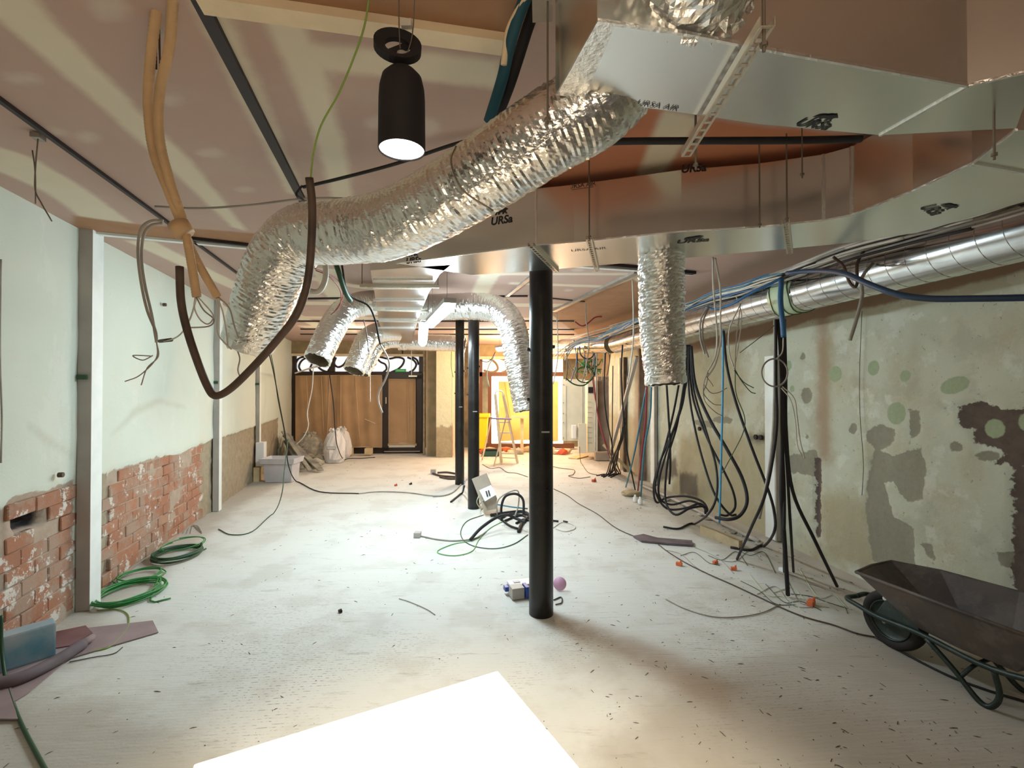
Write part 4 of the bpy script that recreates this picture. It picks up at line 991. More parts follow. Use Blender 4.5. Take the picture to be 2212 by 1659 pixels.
o = MB().box(P(1310, 985, 11.3)*1.0, (1, 0, 0), (0, 1, 0), (0, 0, 1), 0.28, 0.1, 0.10).build('rubble_bucket', M_card, bevel=0.02); o.location.z = 0.0; tag(o, 'brown carton on the floor in front of the electrical cabinet', 'box')
# timber and planks around it
def plank(pts, w, h, m, label, name='plank', cat='timber'):
    o = MB().bar(*pts, w, h).build(name, m); tag(o, label, cat); return o
plank((F(1237, 990, .02), F(1262, 984, .02)), 0.25, 0.02, M_cardl, 'flat offcut of pale board on the floor before the cabinet')
plank((P(1303, 960, 9.6), F(1368, 1025, 0.02)), 0.05, 0.05, M_rawwood, 'pale timber batten lying aslant beside the black cable heap')
plank((P(1322, 967, 9.7), P(1376, 770, 8.5)), 0.06, 0.05, M_whiteg, 'long grey timber leaning on the right wall at the back')
for i, (x_, m_) in enumerate([(1341, M_cream), (1350, M_cdark)]):
    a = WR(x_, 1010, .05); a.z = 0.0; o = MB().bar(a, V((a.x, a.y, 2.35)), 0.07, 0.06, (1, 0, 0)).build('door_lining', m_); tag(o, ['cream vertical timber post on the right wall at the back', 'dark vertical timber post beside the cream one'][i], 'timber')
# pilaster at right
a = WR(1388, 1034, 0.06); a.z = 0
o = MB().bar(a, V((a.x, a.y, 2.45)), 0.14, 0.10, (0, 1, 0)).build('trim_9', mat('brown_post', (0.22, 0.15, 0.11), 0.8, vary=0.2)); struct(o)
# white boards on right wall
def rboard(px, pyb, w, label, ztop=2.2, m=M_white, th=0.05):
    a = WR(px, pyb, 0.045); a.z = 0.02
    r_ = empty('wall_trunking', (a.x, a.y, 0)); tag(r_, label, 'trunking')
    loc(MB().box(V((a.x, a.y, ztop/2+.02)), dr, V((dr.y, -dr.x, 0)), UP, w/2, th/2, ztop/2).build('trunking_body', m), r_)
    loc(MB().box(V((a.x, a.y, ztop/2+.02))+dr*(w/2+.012), dr, V((dr.y, -dr.x, 0)), UP, 0.012, th/2, ztop/2).build('trunking_shade_side', M_whiteg), r_)  # same grey side face, shade put into the colour
rboard(1668, 1158, 0.16, 'white wall trunking behind the black cable drop, right wall', 2.05)
rboard(1412, 1045, 0.14, 'white wall trunking behind the blue and red cables, right wall', 2.2)

# ------------------------------------------------------------------ rubble pile, sacks and tub, back left
g = F(600, 1043); tub = empty('plastic_tub', (g.x, g.y, 0)); tag(tub, 'pale grey plastic tub with flared rim on the floor at the left wall', 'tub')
def ring(c, hw, hd, z): return [V((c.x-hw, c.y-hd, z)), V((c.x+hw, c.y-hd, z)), V((c.x+hw, c.y+hd, z)), V((c.x-hw, c.y+hd, z))]
c = V((g.x, g.y+.16, 0)); rings = [ring(c, .235, .15, .005), ring(c, .26, .165, .33), ring(c, .30, .20, .34), ring(c, .32, .22, .44), ring(c, .30, .20, .44), ring(c, .245, .15, .35), ring(c, .22, .13, .03)]
vs = [p for r_ in rings for p in r_]; fs = [(0, 3, 2, 1)] + [(i*4+k, i*4+(k+1) % 4, (i+1)*4+(k+1) % 4, (i+1)*4+k) for i in range(6) for k in range(4)] + [(24, 25, 26, 27)]
loc(MB().add(vs, fs).build('tub_body', M_tub, bevel=0.008), tub)
sr = random.Random(5)
for k in range(16):
    px = 575+k*8; base = F(690-k*5+sr.uniform(-12, 12), 1018-k*1.2+sr.uniform(-8, 3), 0.03+0.02*(k % 4)); top = P(575+k*5.5+sr.uniform(-8, 8), 930+k*2.2+sr.uniform(-8, 12), base.y+0.9+sr.uniform(0, .3))
    if top.z < 0.15: top.z = 0.2
    for q_ in (base, top): q_.x = max(q_.x, LX0+LK*q_.y+0.16)
    base.z = max(base.z, .05)
    o = MB().bar(base, top, sr.uniform(.07, .13), 0.025).build('old_slat', M_slat, bevel=0.003); tag(o, 'dusty grey slat in the heap leaning at the left back corner', 'slat', 'slats heaped in the left back corner')
def sack(px, py, w, h, label, m, seed):
    g = F(px, py); vs, fs = lathe([(0.001, 0), (w*.42, 0.01), (w*.52, h*.12), (w*.55, h*.35), (w*.48, h*.6), (w*.36, h*.8), (w*.20, h*.90), (w*.26, h*.97), (w*.12, h)], (0, 0, 0), n=20)
    r_ = random.Random(seed); vs = [V((v.x*(1+r_.uniform(-.12, .12)), v.y*0.8*(1+r_.uniform(-.12, .12)), v.z*(1+r_.uniform(-.06, .06)))) for v in vs]
    o = mesh('sack', vs, fs, m); o.location = (g.x, g.y+w*.4, 0); tag(o, label, 'sack'); return o
s1 = sack(716, 1002, 0.46, 0.78, 'white woven rubble sack with printed band, left of the timber block', M_sack, 1)
lb_ = MB().box((0.0, -0.20, 0.36), (1, 0, 0), (0, 1, 0), (0, 0, 1), 0.10, 0.004, 0.035).build('printed_band', M_gplas, s1)
lb2 = MB().box((0.0, -0.206, 0.36), (1, 0, 0), (0, 1, 0), (0, 0, 1), 0.085, 0.004, 0.022).build('printed_band', M_sack, s1)
sack(735, 990, 0.40, 0.74, 'second white sack tucked behind the front sack', M_sack, 2)
sack(660, 990, 0.62, 0.62, 'dusty grey rubble sack behind the heap of slats', M_rubble, 3)
for k in range(7):
    g = F(655+sr.uniform(-12, 45), 998+sr.uniform(-8, 12)); o = blob((g.x, g.y, .10), sr.uniform(.10, .17), M_rubble, 'rubble_lump', 40+k, (1.4, 1, .6), 1, 0.4); tag(o, 'lump of grey rubble between the slats and the sacks', 'rubble', 'rubble lumps by the sacks')

# ------------------------------------------------------------------ wheelbarrow
wo = F(1925, 1408); fw = V((-0.33, 0.944, 0)).normalized(); rg = V((fw.y, -fw.x, 0)); wo = V((wo.x+.06, wo.y+.05, 0))
bar = empty('wheelbarrow', wo); tag(bar, 'dark green wheelbarrow with dusty steel tray at the lower right', 'wheelbarrow')
def W(f, r, z): return fw*f + rg*r + UP*z          # local coordinates relative to wheel contact
Rw = 0.185
vs, fs = lathe([(0.001, -.03), (0.05, -.035), (0.06, -.025), (Rw*.66, -.02), (Rw*.70, -.045), (Rw*.88, -.052), (Rw*.98, -.03), (Rw, 0), (Rw*.98, .03), (Rw*.88, .052), (Rw*.70, .045), (Rw*.66, .02), (0.06, .025), (.05, .035), (.001, .03)], W(0, 0, Rw), rg, 36)
mesh('wheel', vs, fs, M_rubber, bar, True)
vs, fs = lathe([(0.001, -.040), (Rw*.30, -.036), (Rw*.66, -.030), (Rw*.69, -.046), (Rw*.64, -.05), (Rw*.64, -.02)], W(0, 0, Rw), rg, 28); mesh('wheel_rim', vs, fs, M_bgreen, bar, True)
MB().cyl(W(0, -.10, Rw), W(0, .10, Rw), 0.011, 10).build('axle', M_galvd, bar)
# tray : floor + sloping sides
rim = [(.07, -.25, .50), (.12, -.03, .50), (.13, .18, .50), (-.10, .30, .50), (-.47, .35, .50), (-.86, .33, .50), (-.92, .02, .51), (-.86, -.28, .50), (-.45, -.27, .50)]
bot = [(-.22, -.15, .26), (-.20, 0, .26), (-.20, .12, .26), (-.30, .17, .255), (-.50, .19, .25), (-.68, .18, .25), (-.70, 0, .25), (-.68, -.16, .25), (-.45, -.17, .25)]
def off(l, k, dz): return [W(f*1, r*k, z+dz) for f, r, z in l]
vs = off(bot, 1, 0)+off(rim, 1, 0)+off(rim, .965, .006)+off(bot, .96, .012)
fs = [tuple(range(9))[::-1], tuple(range(27, 36))] + [(a_*9+k, a_*9+(k+1) % 9, (a_+1)*9+(k+1) % 9, (a_+1)*9+k) for a_ in range(3) for k in range(9)]
MB().add(vs, fs).build('tray', M_pvc, bar, bevel=0.004)
tube('rim_bead', [W(*p) for p in rim+[rim[0]]], 0.010, M_pvc, bar, 8, 1)
for s in (-1, 1):
    tube('frame_rail', [W(.24, 0, .24), W(.24, .10*s, .24), W(.14, .13*s, .235), W(0, .14*s, .22), W(-.25, .16*s, .235), W(-.6, .19*s, .225), W(-.95, .24*s, .33), W(-1.35, .29*s, .50)], 0.016, M_bgreen, bar, 8, 5)
    tube('leg', [W(-.28, .165*s, .225), W(-.42, .175*s, .12), W(-.53, .18*s, .02), W(-.585, .18*s, .02), W(-.62, .18*s, .10), W(-.60, .185*s, .22)], 0.0145, M_bgreen, bar, 8, 5)
    tube('grip', [W(-1.30, .298*s, .50), W(-1.46, .31*s, .555)], 0.020, M_rubber, bar, 10, 1)
tube('leg_brace', [W(-.45, -.175, .10), W(-.48, -.09, .17), W(-.48, .09, .17), W(-.45, .175, .10)], 0.011, M_bgreen, bar, 8, 5)
MB().add([W(.03, -.13, .235), W(.03, .13, .235), W(-.24, .15, .24), W(-.24, -.15, .24), W(-.04, -.12, .37), W(-.04, .12, .37), W(-.20, .14, .29), W(-.20, -.14, .29)],
         [(0, 1, 2, 3), (4, 7, 6, 5), (0, 4, 5, 1), (1, 5, 6, 2), (2, 6, 7, 3), (3, 7, 4, 0)]).build('tray_bracket', M_bgreen, bar, bevel=.006)
vs, fs = lathe([(0.001, 0), (0.012, 0), (0.012, .008), (.001, .01)], W(-.04, -.145, .36), -rg, 10); mesh('bolt', vs, fs, M_wplas, bar)

# ------------------------------------------------------------------ left foreground: blue block, red mat, sheet, pipe
g = F(46, 1432); b0 = empty('foam_block', (g.x, g.y, 0)); tag(b0, 'weathered blue foam block against the brick wall, lower left', 'block')
d_ = (F(98, 1412)-F(10, 1440)).normalized(); n_ = V((-d_.y, d_.x, 0))
loc(MB().box(V((g.x, g.y, 0.115))-n_*0.03+d_*.02, d_, n_, UP, 0.125, 0.055, 0.105).build('foam_body', M_bluebox, bevel=0.012), b0)
def sheet(pts, label, m, name, z=0.004, th=0.006, cat='sheet'):
    ps = [F(*p) for p in pts]; o = MB().prism([V((p.x, p.y, z)) for p in ps], (0, 0, th)).build(name, m); tag(o, label, cat); return o
sheet([(-30, 1440), (95, 1375), (180, 1360), (330, 1343), (342, 1368), (250, 1395), (150, 1425), (60, 1500), (-40, 1560)], 'thin mauve cardboard sheet lying on the floor before the brick wall', M_mauve, 'floor_sheet')
sheet([(60, 1382), (185, 1356), (200, 1372), (150, 1400), (90, 1410), (60, 1410)], 'dark red mat under the blue foam block', M_mat, 'red_mat', 0.011, 0.006, 'mat')
sheet([(-60, 1500), (20, 1470), (40, 1560), (-60, 1560)], 'folded mauve card at the very left edge of the floor', M_mauve, 'floor_sheet', 0.012, 0.006)
o = tube('dusty_pipe', [F(-60, 1488, .04), F(40, 1466, .04), F(120, 1428, .04), F(178, 1392, .04)], 0.035, M_darkc, None, 14); tag(o, 'dusty dark rolled pipe lagging lying over the mauve sheet', 'pipe')
tube('pipe_tip', [F(178, 1392, .04), F(200, 1376, .04)], 0.022, M_mauve, o, 12)
# small floor stuff
sheet([(1368, 1162), (1390, 1158), (1420, 1166), (1495, 1172), (1497, 1182), (1440, 1178), (1385, 1172)], 'dark splintered board scrap lying on the floor, right of centre', M_darkc, 'board_scrap', 0.006, 0.02, 'scrap')
plank((F(1516, 1144, .05), F(1600, 1178, .05)), 0.05, 0.10, M_rawwood, 'short timber block under the blue cable end at the right wall')
o = tube('conduit_pipe', [F(1385, 1048, .04), F(1480, 1090, .04), F(1560, 1130, .04), F(1640, 1170, .04)], 0.022, M_whiteg, None, 10); tag(o, 'grey conduit lying along the foot of the right wall', 'pipe')
for i, (px, py, m_, s_, lb) in enumerate([(1467, 1222, M_orng, .035, 'orange terminal scrap standing left of the plug scraps'), (1545, 1218, M_orng, .03, 'orange and white plug scrap beside the cable ends'), (1585, 1232, M_orng, .032, 'orange plug scrap right of the white one'), (1752, 1308, M_orng, .045, 'orange tangle of wire near the wheelbarrow nose'),
    (1283, 1041, M_red, .05, 'red plastic clip on the floor between column and right wall'), (1690, 1235, M_wplas, .035, 'white socket plate by the thick black cable'), (735, 1323, M_cblack, .02, 'small black chip on the bare floor left of centre'), (887, 1047, M_cblack, .03, 'small dark block on the floor before the door'), (855, 1050, M_red, .03, 'small red connector on the floor left of the far column')]):
    g = F(px, py); r_ = random.Random(i); a_ = r_.uniform(0, 3)
    o = MB().box(V((g.x, g.y, s_*.45+.002)), V((cos(a_), sin(a_), 0)), V((-sin(a_), cos(a_), 0)), UP, s_*.8, s_*.5, s_*.45).build('connector_scrap', m_, bevel=s_*.15); tag(o, lb, 'scrap')
    MB().cyl(V((g.x+s_*.3, g.y, s_*.9)), V((g.x+s_*.5, g.y-.01, s_*1.5)), s_*.22, 8).build('terminal', m_, o)
# plugs at the near column
g = F(1116, 1290); pg = empty('white_socket_block', (g.x, g.y, 0)); tag(pg, 'white and blue socket block on the floor left of the near column', 'socket')
bx = V((0.95, 0.3, 0)).normalized(); by = V((-.3, .95, 0)).normalized()
loc(MB().box(V((g.x+.03, g.y+.10, .045)), bx, by, UP, .10, .06, .04).build('socket_body', M_wplas, bevel=.008), pg)
loc(MB().box(V((g.x, g.y+.10, .087)), bx, by, UP, .028, .02, .004).build('socket_face', M_tub, bevel=.002), pg)
loc(MB().box(V((g.x-.075, g.y+.06, .05)), bx, by, UP, .028, .03, .018).build('blue_flap', M_bplas, bevel=.004), pg)
loc(MB().box(V((g.x+.0, g.y-.01, .05)), bx, by, UP, .052, .05, .045).build('junction_housing', M_gplas, bevel=.008), pg)
loc(MB().box(V((g.x+.075, g.y-.0, .055)), bx, by, UP, .016, .05, .045).build('blue_flap', M_bplas, bevel=.004), pg)
g = F(1212, 1275); vs, fs = lathe([(0.001, 0.0), (0.055, 0), (0.055, .01), (0.001, .01)], (g.x-.01, g.y, .055), V((-.2, -.9, .3)), 20); o = mesh('pink_disc', vs, fs, M_pink, None, True); tag(o, 'pink plastic disc leaning behind the foot of the near column', 'disc')
# cardboard with socket leaning at second column
a = P(1048, 1082, 6.35); cbd = empty('leaning_card', (a.x, a.y, 0)); tag(cbd, 'tilted brown cardboard panel with white socket plate at the second column', 'panel')
q = [P(1019, 1035, 6.62), P(1050, 1023, 6.66), P(1073, 1078, 6.40), P(1070, 1100, 6.35), P(1046, 1104, 6.35)]
for p_ in q: p_.z = max(p_.z, .01)
loc(MB().prism(q, (0.005, 0.015, 0.004)).build('card_sheet', M_card), cbd)
q = [P(1035, 1059, 6.42), P(1060, 1048, 6.44), P(1072, 1068, 6.34), P(1047, 1083, 6.32)]
loc(MB().prism(q, (0.005, -0.018, 0.004)).build('socket_plate', M_wplas), cbd)
for dx in (0, 5): loc(MB().cyl(P(1050+dx, 1061-dx*.3, 6.36), P(1053+dx, 1072-dx*.3, 6.32), 0.010, 8).build('switch_slot', M_cdark), cbd)

# floor crumbs
mb = MB(); fr_ = random.Random(99)
for k in range(1500):
    Yk = 2.1+9.0*fr_.random()**1.6; xl = LX0+LK*Yk+.15; xr = RX0+RK*Yk-.15; x = xl+(xr-xl)*(fr_.random() if fr_.random() < .45 else 1-fr_.random()**2*0.45)
    s = fr_.uniform(.0015, .005)*(1+.05*Yk); an = fr_.uniform(0, 3.14); d1 = V((cos(an), sin(an), 0)); d2 = V((-sin(an), cos(an), 0)); el = fr_.choice((1, 1, 2.6, 4))
    c = V((x, Yk, .001)); mb.add([c-d1*s*el-d2*s*.5, c+d1*s*el-d2*s*.4, c+d1*s*el*.8+d2*s*.5, c-d1*s*el*.9+d2*s*.4, c+UP*s*.7], [(0, 1, 4), (1, 2, 4), (2, 3, 4), (3, 0, 4), (0, 3, 2, 1)])
o = mb.build('floor_crumbs', mat('crumb', (0.13, 0.11, 0.09), 0.9, vary=0.4, scale=1.5)); tag(o, 'dark plaster crumbs and splinters scattered over the dusty floor', 'debris', kind='stuff')
# ------------------------------------------------------------------ cables
def pts_of(ps, r):   # pixel + depth of every bend; two numbers mean the point rests on the floor
    out = []
    for p in ps:
        if len(p) == 2: out.append(F(p[0], p[1], r+.002))
        elif p[2] == 'R': out.append(WR(p[0], p[1], 0.03+r))
        elif p[2] == 'L': out.append(WL(p[0], p[1], 0.07+r))
        elif p[2] == 'C': out.append(Z(p[0], p[1], CEIL-r-.006))
        elif p[2] == 'Z': out.append(Z(p[0], p[1], p[3]))
        else:
            q = P(*p); q.z = max(q.z, r+.002); out.append(q)
    return out
def cable(label, m, r, ps, name='cable', cat='cable', group=None, n=7):
    path = catmull(pts_of(ps, r), 6)
    for q in path: q.z = max(q.z, r+.001)
    o = tube(name, path, r, m, None, n, 1); tag(o, label, cat, group); return o
# --- left foreground
def conduit(label, ps, r):
    pp = catmull(pts_of(ps, r), 40); rs = [r*(1+0.05*sin(i*2.2)) for i in range(len(pp))]
    vs, fs = sweep(pp, rs, 12); o = mesh('tan_conduit', vs, fs, M_tan, None, True); tag(o, label, 'conduit'); return o
conduit('tan flexible conduit hanging from the ceiling, its lower end left of its twin', [(378, -45, 1.435), (374, 0, 1.50), (366, 100, 1.56), (345, 200, 1.62), (345, 300, 1.66), (370, 400, 1.72), (396, 480, 1.78), (412, 560, 1.80), (425, 642, 1.82)], 0.0155)
c2_ = conduit('tan flexible conduit hanging from the ceiling, its lower end by the silver hose', [(344, -45, 1.435), (341, 2, 1.53), (325, 130, 1.60), (320, 230, 1.66), (332, 330, 1.70), (362, 410, 1.74), (392, 485, 1.78), (424, 560, 1.85), (470, 642, 1.9)], 0.0155)
o = tube('conduit_joint', [P(385, 484, 1.77), P(398, 505, 1.77)], 0.037, M_tan, c2_, 12)
cable('thick dark brown cable sagging in a V loop left of the big silver hose', M_cdark, 0.0135, [(668, 384, 1.62), (674, 440, 1.64), (673, 520, 1.66), (664, 610, 1.68), (640, 680, 1.70), (590, 745, 1.72), (535, 805, 1.74), (495, 842, 1.75), (466, 855, 1.75), (450, 838, 1.75), (428, 785, 1.75), (404, 712, 1.75), (391, 650, 1.75), (388, 576, 1.75)], n=12)
cable('yellow green earth wire curving down to the top of the thick brown cable', M_cyg, 0.0032, [(800, -20, 1.45), (786, 60, 1.48), (762, 130, 1.5), (730, 205, 1.53), (694, 270, 1.56), (677, 330, 1.6), (671, 388, 1.62)])
cable('black cable slung along the ceiling behind the pendant lamp', M_cblack, 0.009, [(655, 404, 2.6), (740, 384, 2.5), (860, 352, 2.4), (1000, 306, 2.3), (1120, 285, 2.2)])
cable('broad black cable slung under the ceiling behind the overhead duct', M_cblack, 0.016, [(1240, 318, 2.2), (1320, 306, 2.15), (1480, 304, 2.1), (1700, 303, 2.05), (1860, 300, 2.05)])
cable('short black wire drooping from the ceiling rail end', M_cblack, 0.006, [(652, 402, 2.6), (640, 420, 2.4), (655, 432, 2.5)])
cable('grey wire slung across the ceiling behind the tan conduits', M_cgrey, 0.006, [(335, 446, 2.5), (430, 450, 2.5), (540, 443, 2.5), (640, 431, 2.5), (720, 428, 2.5), (830, 436, 2.4)])
cable('grey cable pair curving out from the rail, left one', M_cgrey, 0.006, [(352, 476, 2.1), (325, 478, 2.1), (304, 496, 2.1), (298, 545, 2.1), (305, 610, 2.1), (318, 670, 2.1), (336, 715, 2.1), (338, 740, 2.1)])
cable('grey cable pair curving out from the rail, right one', M_cgrey, 0.006, [(350, 482, 2.12), (325, 488, 2.12), (310, 510, 2.12), (306, 560, 2.12), (314, 620, 2.12), (328, 680, 2.12), (338, 738, 2.12)])
for i, ps in enumerate([[(338, 738, 2.1), (340, 765, 2.1), (330, 785, 2.1), (300, 812, 2.1), (270, 824, 2.1)], [(338, 738, 2.1), (342, 770, 2.1), (318, 795, 2.1), (305, 832, 2.1)], [(330, 768, 2.1), (308, 778, 2.1), (287, 768, 2.1), (325, 769, 2.1)]]):
    cable('frayed thin wire at the lower end of the grey cable pair', M_cgrey, 0.0025, ps, 'wire_end', 'wire', 'wire ends of the grey cable pair')
cable('thin wire with dark connector bridging to the V shaped cable', M_clight, 0.003, [(338, 738, 2.1), (365, 735, 2.0), (390, 722, 1.9), (410, 690, 1.85), (424, 645, 1.82)], 'wire', 'wire')
o = cable('dark brown cable connector on the thin wire', M_cdark, 0.008, [(345, 737, 2.08), (370, 734, 2.0)], 'connector', 'connector')
for i, ps in enumerate([[(422, 640, 1.82), (420, 665, 1.82), (432, 690, 1.82), (450, 700, 1.82), (461, 682, 1.82), (440, 655, 1.82), (428, 642, 1.82)], [(424, 642, 1.82), (440, 670, 1.82), (462, 690, 1.82), (450, 705, 1.8), (400, 708, 1.75)],
                       [(468, 640, 1.9), (480, 670, 1.9), (488, 710, 1.9), (492, 745, 1.9)], [(472, 642, 1.9), (495, 665, 1.9), (505, 700, 1.9), (515, 730, 1.9)], [(466, 642, 1.9), (472, 670, 1.9), (470, 720, 1.9), (500, 755, 1.9)]]):
    cable('loose thin wire at the mouth of the tan conduits', M_cgrey if i % 2 else M_clight, 0.0028, ps, 'wire', 'wire', 'wires at the tan conduit mouths')
cable('twisted wire hanging on the left under the slim ceiling rail', M_rod, 0.003, [(82, 300, 2.25), (77, 360, 2.25), (76, 410, 2.25), (90, 440, 2.25), (112, 478, 2.25)], 'wire', 'wire')
cable('short twisted wire beside the one under the slim ceiling rail', M_rod, 0.003, [(70, 325, 2.25), (76, 370, 2.25), (77, 440, 2.25)], 'wire', 'wire')
o = MB().box(P(82, 296, 2.28), dl, nL, UP, .025, .02, .012).build('rail_clamp', M_galvd, bevel=.003); tag(o, 'small metal clamp on the slim ceiling rail', 'clamp')
o = MB().box(P(337, 52, 1.62), dl, nL, UP, .018, .018, .02).build('rail_clamp', M_galvd, bevel=.003); tag(o, 'grey metal clamp tying the tan conduits near the top edge', 'clamp')
for i, ps in enumerate([[(332, -10, 1.55), (336, 40, 1.6), (338, 150, 1.62)], [(344, -10, 1.55), (344, 60, 1.6), (346, 170, 1.62)]]): cable('dark hanger wire above the tan conduits', M_cdark, 0.003, ps, 'wire', 'wire', 'hanger wires above the conduits')
cable('long dark green cable lying across the lower left corner', M_cgreend, 0.009, [(3, 1330, 'L'), (4, 1400, 'L'), (15, 1480), (40, 1550), (75, 1620), (130, 1720)])
cable('thin cable hanging down the left wall edge', M_cgrey, 0.005, [(2, 560, 'L'), (0, 760, 'L'), (4, 900, 'L'), (2, 1000, 'L')])
# teal pipes at top centre
for lb, m_, r_, ps in [('teal insulated pipe hanging at the top centre beside the overhead duct', M_teali, 0.019, [(1150, -40, 1.42), (1118, 40, 1.46), (1098, 110, 1.5), (1085, 170, 1.55), (1056, 262, 1.66)]),
                       ('dark blue insulated pipe beside the teal one', M_blackp, 0.019, [(1165, -10, 1.5), (1140, 60, 1.52), (1118, 130, 1.56), (1098, 190, 1.6), (1070, 262, 1.72)]),
                       ('tan cloth sleeve left of the teal pipe', M_cream, 0.010, [(1145, -20, 1.42), (1115, 30, 1.45), (1096, 75, 1.48), (1088, 140, 1.5)])]:
    cable(lb, m_, r_, ps, 'insulated_pipe', 'pipe', n=14)
o = MB().bar(P(1172, -60, 1.30), P(1172, 40, 1.42), 0.06, 0.03).build('duct_bracket', M_galvd); tag(o, 'dark steel bracket at the top edge left of the overhead duct', 'bracket')

# --- cables near small hoses, left middle
cable('dark green cable bundle hanging beneath the big silver hose', M_cgreend, 0.02, [(722, 560, 3.6), (732, 590, 3.6), (745, 630, 3.7), (757, 650, 3.8)])
cable('dark cable arching over the nearer left hose and down', M_cblack, 0.008, [(738, 570, 3.7), (748, 625, 3.8), (765, 645, 3.9), (795, 660, 3.95), (810, 690, 3.98), (818, 728, 4.0), (822, 745, 4.0)])
cable('white cable dangling before the shop door, continuing the dark one', M_cwhite, 0.008, [(822, 745, 4.0), (836, 770, 4.0), (841, 790, 4.0), (832, 820, 4.0), (818, 848, 4.0), (818, 870, 4.0), (826, 892, 4.0)])
for i, ps in enumerate([[(680, 580, 3.3), (700, 588, 3.4), (730, 605, 3.6), (741, 640, 3.8), (722, 675, 3.95)], [(682, 584, 3.3), (712, 598, 3.4), (735, 628, 3.6), (734, 660, 3.8), (715, 680, 3.95)]]):
    cable(['red thin cable arching right of the thick brown cable, upper', 'red thin cable arching right of the thick brown cable, lower'][i], M_cred, 0.004, ps)
cable('coiled beige cable hanging behind the thick brown cable', M_clight, 0.02, [(702, 560, 3.3), (703, 600, 3.3), (690, 628, 3.3), (668, 628, 3.3), (650, 610, 3.3), (645, 600, 3.3)])
cable('long thin dark cable from the ceiling down to the floor near the tub', M_cblack, 0.009, [(575, 740, 8.5), (590, 800, 8.3), (605, 880, 8.2), (618, 950, 8.1), (622, 1000, 8.0), (640, 1040), (690, 1062), (775, 1066)])
cable('grey continuation of the floor cable toward the far columns', M_cgrey, 0.009, [(775, 1066), (820, 1062), (880, 1064), (925, 1070), (950, 1072)])
cable('thin green cable sweeping down to the floor, left of centre', M_cgreend, 0.006, [(622, 950, 6.5), (615, 1010, 6.2), (608, 1070, 6.0), (590, 1110), (545, 1148), (500, 1155), (472, 1143)])
cable('dark cable hanging along the left back corner', M_cgreend, 0.008, [(580, 740, 9.6), (592, 800, 9.6), (600, 860, 9.6), (612, 920, 9.6), (618, 960, 9.6)])
cable('dark cable hanging from the small hoses down to the timber block', M_cblack, 0.009, [(712, 810, 8.0), (720, 870, 8.2), (724, 930, 8.6), (730, 968, 9.2), (745, 993), (780, 990), (810, 988)])
cable('white cable hanging before the left kraft paper', M_cwhite, 0.009, [(677, 790, 8.2), (674, 840, 8.3), (664, 890, 8.4), (666, 920, 8.5), (655, 945, 8.6), (640, 960, 8.8)])
cable('white sleeve running aslant to the shop window corner', M_clight, 0.016, [(700, 790, 8.0), (675, 794, 8.8), (638, 806, 10.2)])
cable('thin white cord hanging before the right kraft paper', M_cwhite, 0.006, [(800, 780, 8.0), (800, 830, 8.0), (800, 868, 8.0)])
cable('thin white cord hanging before the shop door closer', M_cwhite, 0.006, [(889, 755, 9.0), (889, 810, 9.0)])
for i, ps in enumerate([[(775, 735, 5.2), (778, 770, 5.2), (786, 775, 5.2)], [(785, 690, 4.6), (792, 720, 4.6), (796, 760, 4.7)]]): cable('short thin wire among the left silver hoses', M_cdark, 0.005, ps, 'wire', 'wire', 'short wires among the left hoses')
cable('thin wire hanging from the bottom of the large silver hose', M_cgrey, 0.003, [(512, 755, 2.1), (518, 775, 2.1), (514, 800, 2.1), (522, 820, 2.1)], 'wire', 'wire')

# --- coils on the left floor
def coil(label, m, r, px, py, rx, ry, turns, seed, tail=None, z=0.0):
    r_ = random.Random(seed); c = F(px, py); ex = (F(px+rx, py)-c).length; ey = (F(px, py-ry)-F(px, py+ry)).length/2
    pts = []; n = 18
    ph = r_.uniform(0, 6)
    for i in range(int(turns*n)):
        a = ph+2*pi*i/n; k = 1+0.08*sin(i*0.23+seed)+r_.uniform(-.015, .015)
        pts.append(V((c.x+ex*k*cos(a)+.02*sin(i*.11), c.y+ey*k*sin(a)*.95, r+.003+z+0.011*(i/n)*.8+0.012*abs(sin(i*.31)))))
    if tail: pts += [F(x, y, r+.003) for x, y in tail]
    vs, fs = sweep(catmull(pts, 3), r, 6); o = mesh('cable_coil', vs, fs, m, None, True); tag(o, label, 'cable'); return o
coil('bright green cable coil on the floor, the front loop by the post', M_cgreen, 0.007, 280, 1288, 55, 24, 5, 3, [(325, 1298), (369, 1292)])
coil('green cable coil on the floor, the loop behind the front one', M_cgreen, 0.006, 302, 1250, 38, 14, 3.5, 5)
coil('dark green cable coil on the floor beside the brick wall', M_cgreend, 0.008, 384, 1204, 42, 15, 6, 8, [(432, 1190), (445, 1185)])
coil('paler top turns of the dark green coil beside the wall', M_cgreen, 0.005, 395, 1190, 36, 14, 2, 9, None, 0.05)
cable('thin olive cable curving out of the bright green coil', M_cyg, 0.0045, [(210, 1318), (250, 1316), (275, 1326), (278, 1350), (262, 1375), (235, 1398), (190, 1408)])
for i in range(3): cable('thin wire scrap at the wall base past the dark green coil', M_cgrey, 0.003, [(395+i*8, 1152), (405+i*6, 1140-i*3), (425, 1135+i*4), (436, 1150+i)], 'wire', 'wire', 'wire scraps by the wall base')
cable('thin floor crack-like wire on the mauve sheet side', M_cdark, 0.003, [(150, 1430), (200, 1420), (245, 1412), (265, 1398)], 'wire', 'wire')

